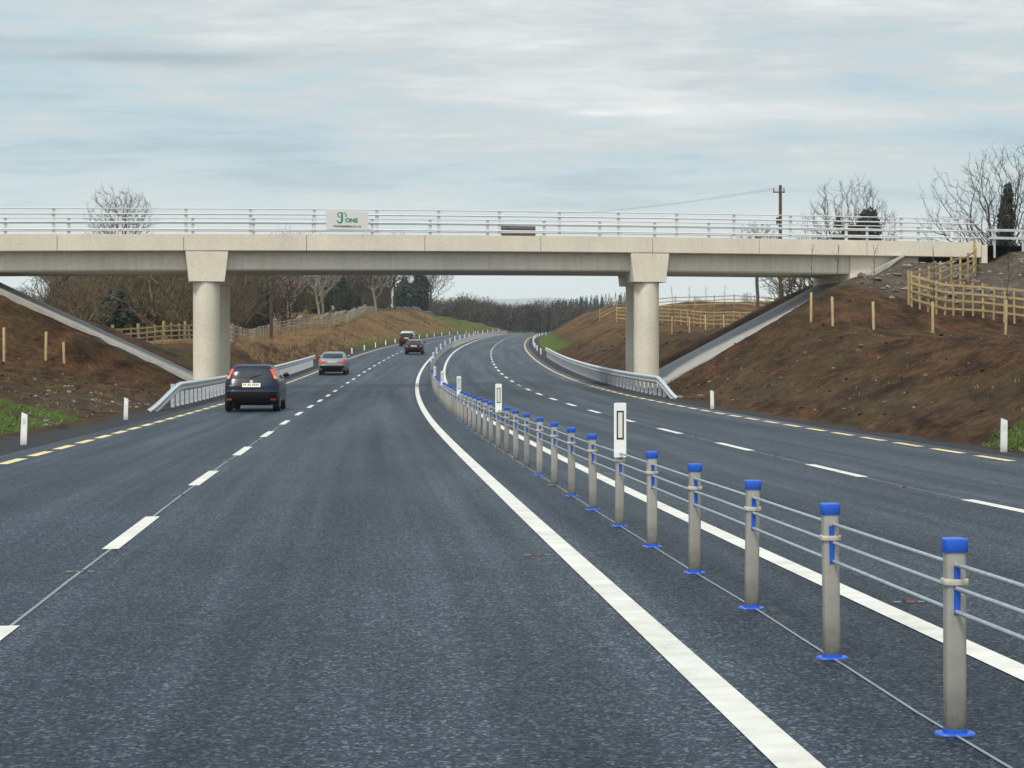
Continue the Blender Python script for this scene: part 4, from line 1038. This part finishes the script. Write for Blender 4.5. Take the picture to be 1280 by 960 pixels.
# the far wood at the bend: reads as one mass
r = np.random.RandomState(3); V = []; pv = []
def flakes(c, ax, az, n_, size):
    v = r.normal(size=(n_, 3)); v /= np.linalg.norm(v, axis=1)[:, None]; rad = r.uniform(.2, 1.08, n_) ** .5
    p = v * rad[:, None] * np.array([ax, ax, az]) + c; u = r.normal(size=(n_, 3)); u /= np.linalg.norm(u, axis=1)[:, None]; w = np.cross(u, r.normal(size=(n_, 3))); w /= np.linalg.norm(w, axis=1)[:, None]
    s = (size * r.uniform(.4, 1.3, n_))[:, None]
    return np.stack([p - u * s - w * s * .35, p + u * s - w * s * .25, p + u * s * .8 + w * s * .3, p - u * s * .8 + w * s * .4], 1).reshape(-1, 3)
for k in range(420):
    D = r.uniform(440, 640); px = r.uniform(505, 900)
    x = px_at(px, D); ytop = np.interp(px, [500, 555, 575, 600, 620, 640, 665, 700, 740, 790, 900], [366, 378, 370, 374, 381, 383, 377, 378, 381, 384, 386]) + r.uniform(-4, 7)
    zt = EYE + (HORIZON - ytop) * D / FPX; zb = float(ground(np.array(x), np.array(D))); h = (zt - zb) * r.uniform(.80, 1.05)
    V.append(flakes(np.array([x, D, zb + h * .52]), h * r.uniform(.26, .36), h * .50, 240, .34))
    t = r.uniform(0, 6.28, 36); l = r.uniform(.4, .62, 36) * h; b0 = np.stack([x + 0 * t, D + 0 * t, zb + h * r.uniform(.25, .7, 36)], 1); b1 = b0 + np.stack([np.cos(t) * l * .55, np.sin(t) * l * .55, l * .8], 1); b1[:, 2] = np.minimum(b1[:, 2], zt + .6)
    sd = np.array([.055, .02, 0]); V.append(np.stack([b0 - sd, b0 + sd, b1 + sd * .4, b1 - sd * .4], 1).reshape(-1, 3))
V = np.concatenate(V); me = bpy.data.meshes.new('far_wood'); me.from_pydata(V.tolist(), [], np.arange(len(V)).reshape(-1, 4).tolist())
struct(link('far_wood', me, M['farwood']), 'stuff', 'brown wood closing the view at the bend of the road')
for k in range(110):
    px = r.uniform(690, 805); D = r.uniform(600, 720); x = px_at(px, D); zb = float(ground(np.array(x), np.array(D)))
    ytop = np.interp(px, [690, 720, 760, 790, 900], [376, 373, 368.5, 366, 362]) + r.uniform(-2.5, 5); h = EYE + (HORIZON - ytop) * D / FPX - zb
    if k % 9 == 0: px = r.uniform(560, 690); x = px_at(px, D); h = EYE + (HORIZON - r.uniform(381, 388)) * D / FPX - zb
    n_ = 420; tt = r.uniform(0, 1, n_) ** .75; rad = h * .25 * (1 - tt) * r.uniform(.3, 1.1, n_); a = r.uniform(0, 6.28, n_)
    p = np.stack([x + rad * np.cos(a), D + rad * np.sin(a), zb + h * (.08 + .92 * tt)], 1); u = np.stack([np.cos(a), np.sin(a), -.45 + 0 * a], 1); w = np.stack([-np.sin(a), np.cos(a), 0 * a], 1); s = (.22 + .5 * (1 - tt))[:, None]
    pv.append(np.stack([p - u * s * .4 - w * s * .5, p + u * s, p + u * s * .9 + w * s * .3, p - u * s * .3 + w * s * .5], 1).reshape(-1, 3))
pv = np.concatenate(pv); me = bpy.data.meshes.new('far_conifers'); me.from_pydata(pv.tolist(), [], np.arange(len(pv)).reshape(-1, 4).tolist())
struct(link('conifer_forest', me, M['farpine']), 'stuff', 'dark conifer plantation rising behind the far wood')

HAZE = .00015
# distant hills
m = MB(); rows = []
for px in np.arange(-1400, 2700, 20):
    yt = np.interp(px, [-1400, 300, 470, 560, 620, 680, 715, 760, 830, 2700], [386, 386, 384, 378.5, 374, 371.5, 374, 380, 385, 387]) + .5 * math.sin(px * .05)
    x0 = px_at(px, 9000); z1 = EYE + (HORIZON - yt) * 9000 / FPX
    rows.append([(x0, 8000, 0), (x0, 8500, z1 * .62 + 6 * math.sin(px * .021)), (x0, 9000, z1), (x0, 9500, z1 * .6), (x0, 9900, 0)])
m.sweep(rows, closed=False); M['moor'] = simple('moorland', (.055, .062, .030), .95, 0, .4, .004)
struct(m.build('hills', M['moor'], None, True))
# the damp air between: one even, closed volume round everything
mh = bpy.data.materials.new('haze_air'); mh.use_nodes = True; th = N(mh.node_tree); th.n.clear()
pv_ = th.new('ShaderNodeVolumePrincipled'); pv_.inputs['Color'].default_value = (.93, .965, 1.0, 1); pv_.inputs['Density'].default_value = HAZE; pv_.inputs['Anisotropy'].default_value = 0.0
oh = th.new('ShaderNodeOutputMaterial'); th.l.new(pv_.outputs[0], oh.inputs['Volume'])
mb = MB(); ext = float(np.abs(XX).max()) + 30; mb.box(-ext, ext, -70, float(ys.max()) + 60, float(ZZ.min()) - 1.2, 395.0)
struct(mb.build('haze', mh), 'stuff', 'thin pale haze over the distance')

# ---------------------------------------------------------------- loose stones and grass
r = np.random.RandomState(11); vs, fs = [], []
phi = (1 + 5 ** .5) / 2
ico = np.array([(-1, phi, 0), (1, phi, 0), (-1, -phi, 0), (1, -phi, 0), (0, -1, phi), (0, 1, phi), (0, -1, -phi), (0, 1, -phi), (phi, 0, -1), (phi, 0, 1), (-phi, 0, -1), (-phi, 0, 1)]) / 1.9
icf = [(0, 11, 5), (0, 5, 1), (0, 1, 7), (0, 7, 10), (0, 10, 11), (1, 5, 9), (5, 11, 4), (11, 10, 2), (10, 7, 6), (7, 1, 8), (3, 9, 4), (3, 4, 2), (3, 2, 6), (3, 6, 8), (3, 8, 9), (4, 9, 5), (2, 4, 11), (6, 2, 10), (8, 6, 7), (9, 8, 1)]
def scatter(n_, fn, smin_, smax_):
    for _ in range(n_):
        x, y = fn(); z = float(ground(np.array(x), np.array(y))); s = smin_ + (smax_ - smin_) * r.rand() ** 3; o = len(vs)
        v = ico * s * r.uniform(.55, 1.25, (12, 1)) * np.array([r.uniform(.8, 1.4), r.uniform(.8, 1.4), r.uniform(.5, .8)]); a = r.rand() * 6.28; c, s_ = math.cos(a), math.sin(a)
        for p in v: vs.append((x + p[0] * c - p[1] * s_, y + p[0] * s_ + p[1] * c, z + p[2] + s * .15))
        fs.extend([tuple(i + o for i in f) for f in icf])
def by_road(s0, s1, u0, u1):
    def f():
        X, Y, Z = road(r.uniform(s0, s1), u0 + (u1 - u0) * r.rand() ** 1.5); return float(X), float(Y)
    return f
scatter(190, by_road(37, 58, -9.4, -12.5), .012, .10); scatter(90, by_road(26, 74, 8.9, 12.5), .012, .07)
scatter(60, by_road(26, 75, 10, 24), .012, .07); scatter(60, by_road(36, 74, -10, -20), .012, .08)
def bank():
    X, Y = bq(r.uniform(14.5, 30), r.uniform(1.0, 10)); return X, Y
scatter(420, bank, .02, .24)
scatter(60, by_road(62, 100, 9.0, 11), .02, .14)
me = bpy.data.meshes.new('loose_stones'); me.from_pydata(vs, [], fs)
M['stone'] = simple('grey_stone', (.165, .140, .112), .9, 0, .55, .8, .4, 30)
struct(link('loose_stones', me, M['stone']), 'stuff', 'loose stones and clods on the bare banks')
vs, fs = [], []
scatter(650, by_road(26, 76, 9.3, 23), .015, .085); scatter(500, by_road(36, 74, -9.6, -20), .015, .085); scatter(90, by_road(84, 150, 10, 18), .04, .14)
me = bpy.data.meshes.new('soil_clods'); me.from_pydata(vs, [], fs)
M['clod'] = simple('soil_clod', (.052, .027, .013), .95, 0, .6, .9, .5, 25, spec=.1)
struct(link('soil_clods', me, M['clod']), 'stuff', 'clods of brown soil on the bare banks')
def blades(n_, fn, h0, h1):
    V = []
    for _ in range(n_):
        x, y = fn(); z = float(ground(np.array(x), np.array(y))) - .01
        for _b in range(7):
            a = r.rand() * 6.28; bx, by = x + r.normal() * .07, y + r.normal() * .07; h = r.uniform(h0, h1); w = r.uniform(.006, .012); l = r.uniform(.1, .6) * h
            V.append([(bx - w * math.sin(a), by + w * math.cos(a), z), (bx + w * math.sin(a), by - w * math.cos(a), z), (bx + l * .5 * math.cos(a) + w * .5 * math.sin(a), by + l * .5 * math.sin(a), z + h * .65), (bx + l * math.cos(a), by + l * math.sin(a), z + h)])
    return V
def green_left():
    while True:
        X, Y, Z = road(r.uniform(26, 45), -r.uniform(9.3, 12)); X = float(X); Y = float(Y); g_ = float(fbm(np.array([X / 2.2]), np.array([Y / 2.2]), 3, 55)[0])
        if Y + 7 * g_ < 41.5: return X, Y
def green_right():
    while True:
        X, Y, Z = road(r.uniform(22, 31), r.uniform(8.9, 10.3)); X = float(X); Y = float(Y); g_ = float(fbm(np.array([X / 2.2]), np.array([Y / 2.2]), 3, 55)[0])
        if Y + 3 * g_ < 31: return X, Y
V = blades(2400, green_left, .03, .085) + blades(1300, green_right, .03, .08) + blades(160, by_road(27, 70, 9.2, 20), .03, .10) + blades(150, by_road(34, 66, -9.6, -16), .03, .10)
V = np.array(V).reshape(-1, 3); me = bpy.data.meshes.new('grass'); me.from_pydata(V.tolist(), [], np.arange(len(V)).reshape(-1, 4).tolist())
M['grassblade'] = simple('grass_blades', (.085, .145, .020), .7, 0, .45, 1.2)
struct(link('grass', me, M['grassblade']), 'stuff', 'short green grass at the feet of the banks')
def straw_bank():
    X, Y, Z = road(r.uniform(108, 330), -9.8 - 9 * r.rand()); return float(X), float(Y)
V = np.array(blades(2600, straw_bank, .15, .5) + blades(120, by_road(30, 75, 10, 23), .03, .11) + blades(100, by_road(38, 74, -10, -20), .03, .11)).reshape(-1, 3); me = bpy.data.meshes.new('dry_grass'); me.from_pydata(V.tolist(), [], np.arange(len(V)).reshape(-1, 4).tolist())
M['dryblade'] = simple('dry_grass_blades', (.30, .185, .075), .8, 0, .4, .5)
struct(link('dry_grass', me, M['dryblade']), 'stuff', 'dry straw coloured grass on the far left bank')

# ---------------------------------------------------------------- barrier's neighbour on top of the right approach
e1 = bq(Q1 + .5, -.15)
gr = empty('safety_rail', (e1[0], e1[1], deck_z(24) - .12), BA); tag(gr, 'low grey safety rail continuing past the right end of the bridge', 'guardrail')
for h in (.30, .68):
    m = MB(); m.box(0, 30, -.03, .03, h, h + .12); m.build('rail', M['steel'], gr)
for k in range(20):
    if k == 0: m = MB(); m.box(-.045, .045, .032, .10, -.6, .80); pp = o = m.build('post', M['steel'], gr)
    else: o = pp.copy(); COL.objects.link(o); o.parent = gr
    o.location = (.3 + 1.5 * k, 0, 0)

# ---------------------------------------------------------------- sky, sun, camera
SUN_EL, SUN_AZ = 57.0, 210.0
w = bpy.data.worlds.new('World'); scene.world = w; w.use_nodes = True
t = N(w.node_tree); t.n.clear()
sky = t.new('ShaderNodeTexSky', sky_type='NISHITA'); sky.sun_disc = False; sky.sun_elevation = R(SUN_EL); sky.sun_rotation = R(SUN_AZ); sky.air_density = 1.0; sky.dust_density = 1.5
b1 = t.new('ShaderNodeBackground'); t.put(b1.inputs['Color'], sky.outputs[0]); b1.inputs['Strength'].default_value = .10
d = t.coord('Generated'); sep = t.new('ShaderNodeSeparateXYZ'); t.put(sep.inputs[0], d)
zc = t.math('MAXIMUM', sep.outputs['Z'], 0.0); den = t.math('ADD', zc, .10)
cv = t.new('ShaderNodeCombineXYZ'); t.put(cv.inputs[0], t.math('DIVIDE', sep.outputs['X'], den)); t.put(cv.inputs[1], t.math('DIVIDE', sep.outputs['Y'], den)); cv.inputs[2].default_value = 1.7
cl = cv.outputs[0]
n1 = t.noise(t.mapping(cl, (.55, .95, 1), loc=(3.1, .6, 0)), 1.0, 7, .50, .35); n2 = t.noise(t.mapping(cl, (1.5, 2.8, 1), loc=(1.3, 4.2, 0)), 1.0, 6, .58, .2)
n3 = t.noise(t.mapping(cl, (5.5, 11, 1), loc=(7.7, 1.2, 0)), 1.0, 6, .62, .3)
tone = t.math('ADD', t.math('ADD', t.math('MULTIPLY', n1, .48), t.math('MULTIPLY', n2, .30)), t.math('MULTIPLY', n3, .22))
cc = t.ramp(tone, [(.39, (.33, .47, .55)), (.455, (.47, .64, .72)), (.52, (.60, .65, .67)), (.61, (.86, .86, .85))])
# brighter veil towards the horizon, as under any thin overcast
hz = t.ramp(zc, [(.0, (1.0, 1.01, 1.0)), (.05, (.93, .945, .945)), (.10, (.81, .83, .835)), (1.0, (.8, .8, .8))])
lowk = t.ramp(zc, [(.0, 1.0), (.055, .78), (.09, .40), (.12, .06), (.24, 0.0)])
cc = t.mix(lowk, cc, hz)
# two clouds of their own: a long slate-grey bar and a row of bright puffs
yy = t.math('MAXIMUM', sep.outputs['Y'], .05); ax = t.math('DIVIDE', sep.outputs['X'], yy); az = t.math('DIVIDE', sep.outputs['Z'], yy)
wob = t.math('MULTIPLY_ADD', n2, .030, -.015)
def puff(a, b, sx, sz):
    ex = t.math('POWER', t.math('ABSOLUTE', t.math('MULTIPLY', t.math('SUBTRACT', ax, a), 1 / sx)), 2.0)
    ez = t.math('POWER', t.math('ABSOLUTE', t.math('MULTIPLY', t.math('SUBTRACT', t.math('ADD', az, wob), b), 1 / sz)), 2.0)
    return t.math('EXPONENT', t.math('MULTIPLY', t.math('ADD', ex, ez), -1.0))
front = t.math('GREATER_THAN', sep.outputs['Y'], .3)
dark = t.math('MULTIPLY', t.math('ADD', puff(-.215, .1775, .085, .0042), t.math('MULTIPLY', puff(-.30, .186, .09, .004), .5)), front, clamp=True)
cc = t.mix(t.math('MULTIPLY', dark, .85), cc, (.27, .37, .43))
lite = t.math('MULTIPLY', t.math('ADD', t.math('ADD', puff(.085, .152, .016, .0028), puff(.05, .150, .014, .0026)), t.math('MULTIPLY', puff(.14, .146, .10, .008), .45)), front, clamp=True)
cc = t.mix(t.math('MULTIPLY', lite, .9), cc, (1.02, 1.01, .99))
# overcast luminance grows towards the zenith; sun-side glow added to light the bridge face
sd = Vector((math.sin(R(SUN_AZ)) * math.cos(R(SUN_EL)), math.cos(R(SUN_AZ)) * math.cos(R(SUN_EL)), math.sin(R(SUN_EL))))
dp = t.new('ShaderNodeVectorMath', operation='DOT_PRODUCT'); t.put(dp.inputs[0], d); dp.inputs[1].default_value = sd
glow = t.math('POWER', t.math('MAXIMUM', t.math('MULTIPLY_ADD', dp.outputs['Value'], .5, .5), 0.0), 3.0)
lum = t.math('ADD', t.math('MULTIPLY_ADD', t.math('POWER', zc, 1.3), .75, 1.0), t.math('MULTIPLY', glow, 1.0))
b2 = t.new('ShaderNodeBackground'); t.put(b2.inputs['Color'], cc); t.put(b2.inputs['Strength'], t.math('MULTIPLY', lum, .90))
cover = t.math('ADD', t.ramp(t.math('ADD', t.math('MULTIPLY', n1, .5), t.math('MULTIPLY', n2, .5)), [(.36, .42), (.48, .93)]), t.math('MULTIPLY', lowk, .6), clamp=True)
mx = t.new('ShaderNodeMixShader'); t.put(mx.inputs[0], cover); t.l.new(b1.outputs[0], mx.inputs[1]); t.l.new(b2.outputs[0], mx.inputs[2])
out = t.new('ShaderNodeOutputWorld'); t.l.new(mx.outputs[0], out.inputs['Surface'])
sl = bpy.data.lights.new('sun', 'SUN'); sl.energy = 2.9; sl.angle = R(11); sl.color = (1.0, .95, .87)
so = bpy.data.objects.new('sun', sl); COL.objects.link(so); so.rotation_euler = (R(90 - SUN_EL), 0, R(180 - SUN_AZ)); so.location = (-20, -30, 60)
cam = bpy.data.cameras.new('camera'); co = bpy.data.objects.new('camera', cam); COL.objects.link(co)
co.location = (0, 0, EYE); co.rotation_euler = (R(90), 0, 0); cam.sensor_width = 36; cam.lens = FPX / 1280 * 36; cam.shift_y = -(480 - HORIZON) / 1280
cam.clip_end = 20000; cam.clip_start = .1
scene.camera = co
scene.view_settings.view_transform = 'Standard'; scene.view_settings.look = 'None'; scene.view_settings.gamma = 1; scene.view_settings.exposure = 0
scene.view_settings.use_curve_mapping = False
scene.render.engine = 'CYCLES'
scene.cycles.use_denoising = True
scene.cycles.volume_bounces = 1; scene.cycles.max_bounces = 6; scene.cycles.diffuse_bounces = 3; scene.cycles.glossy_bounces = 3
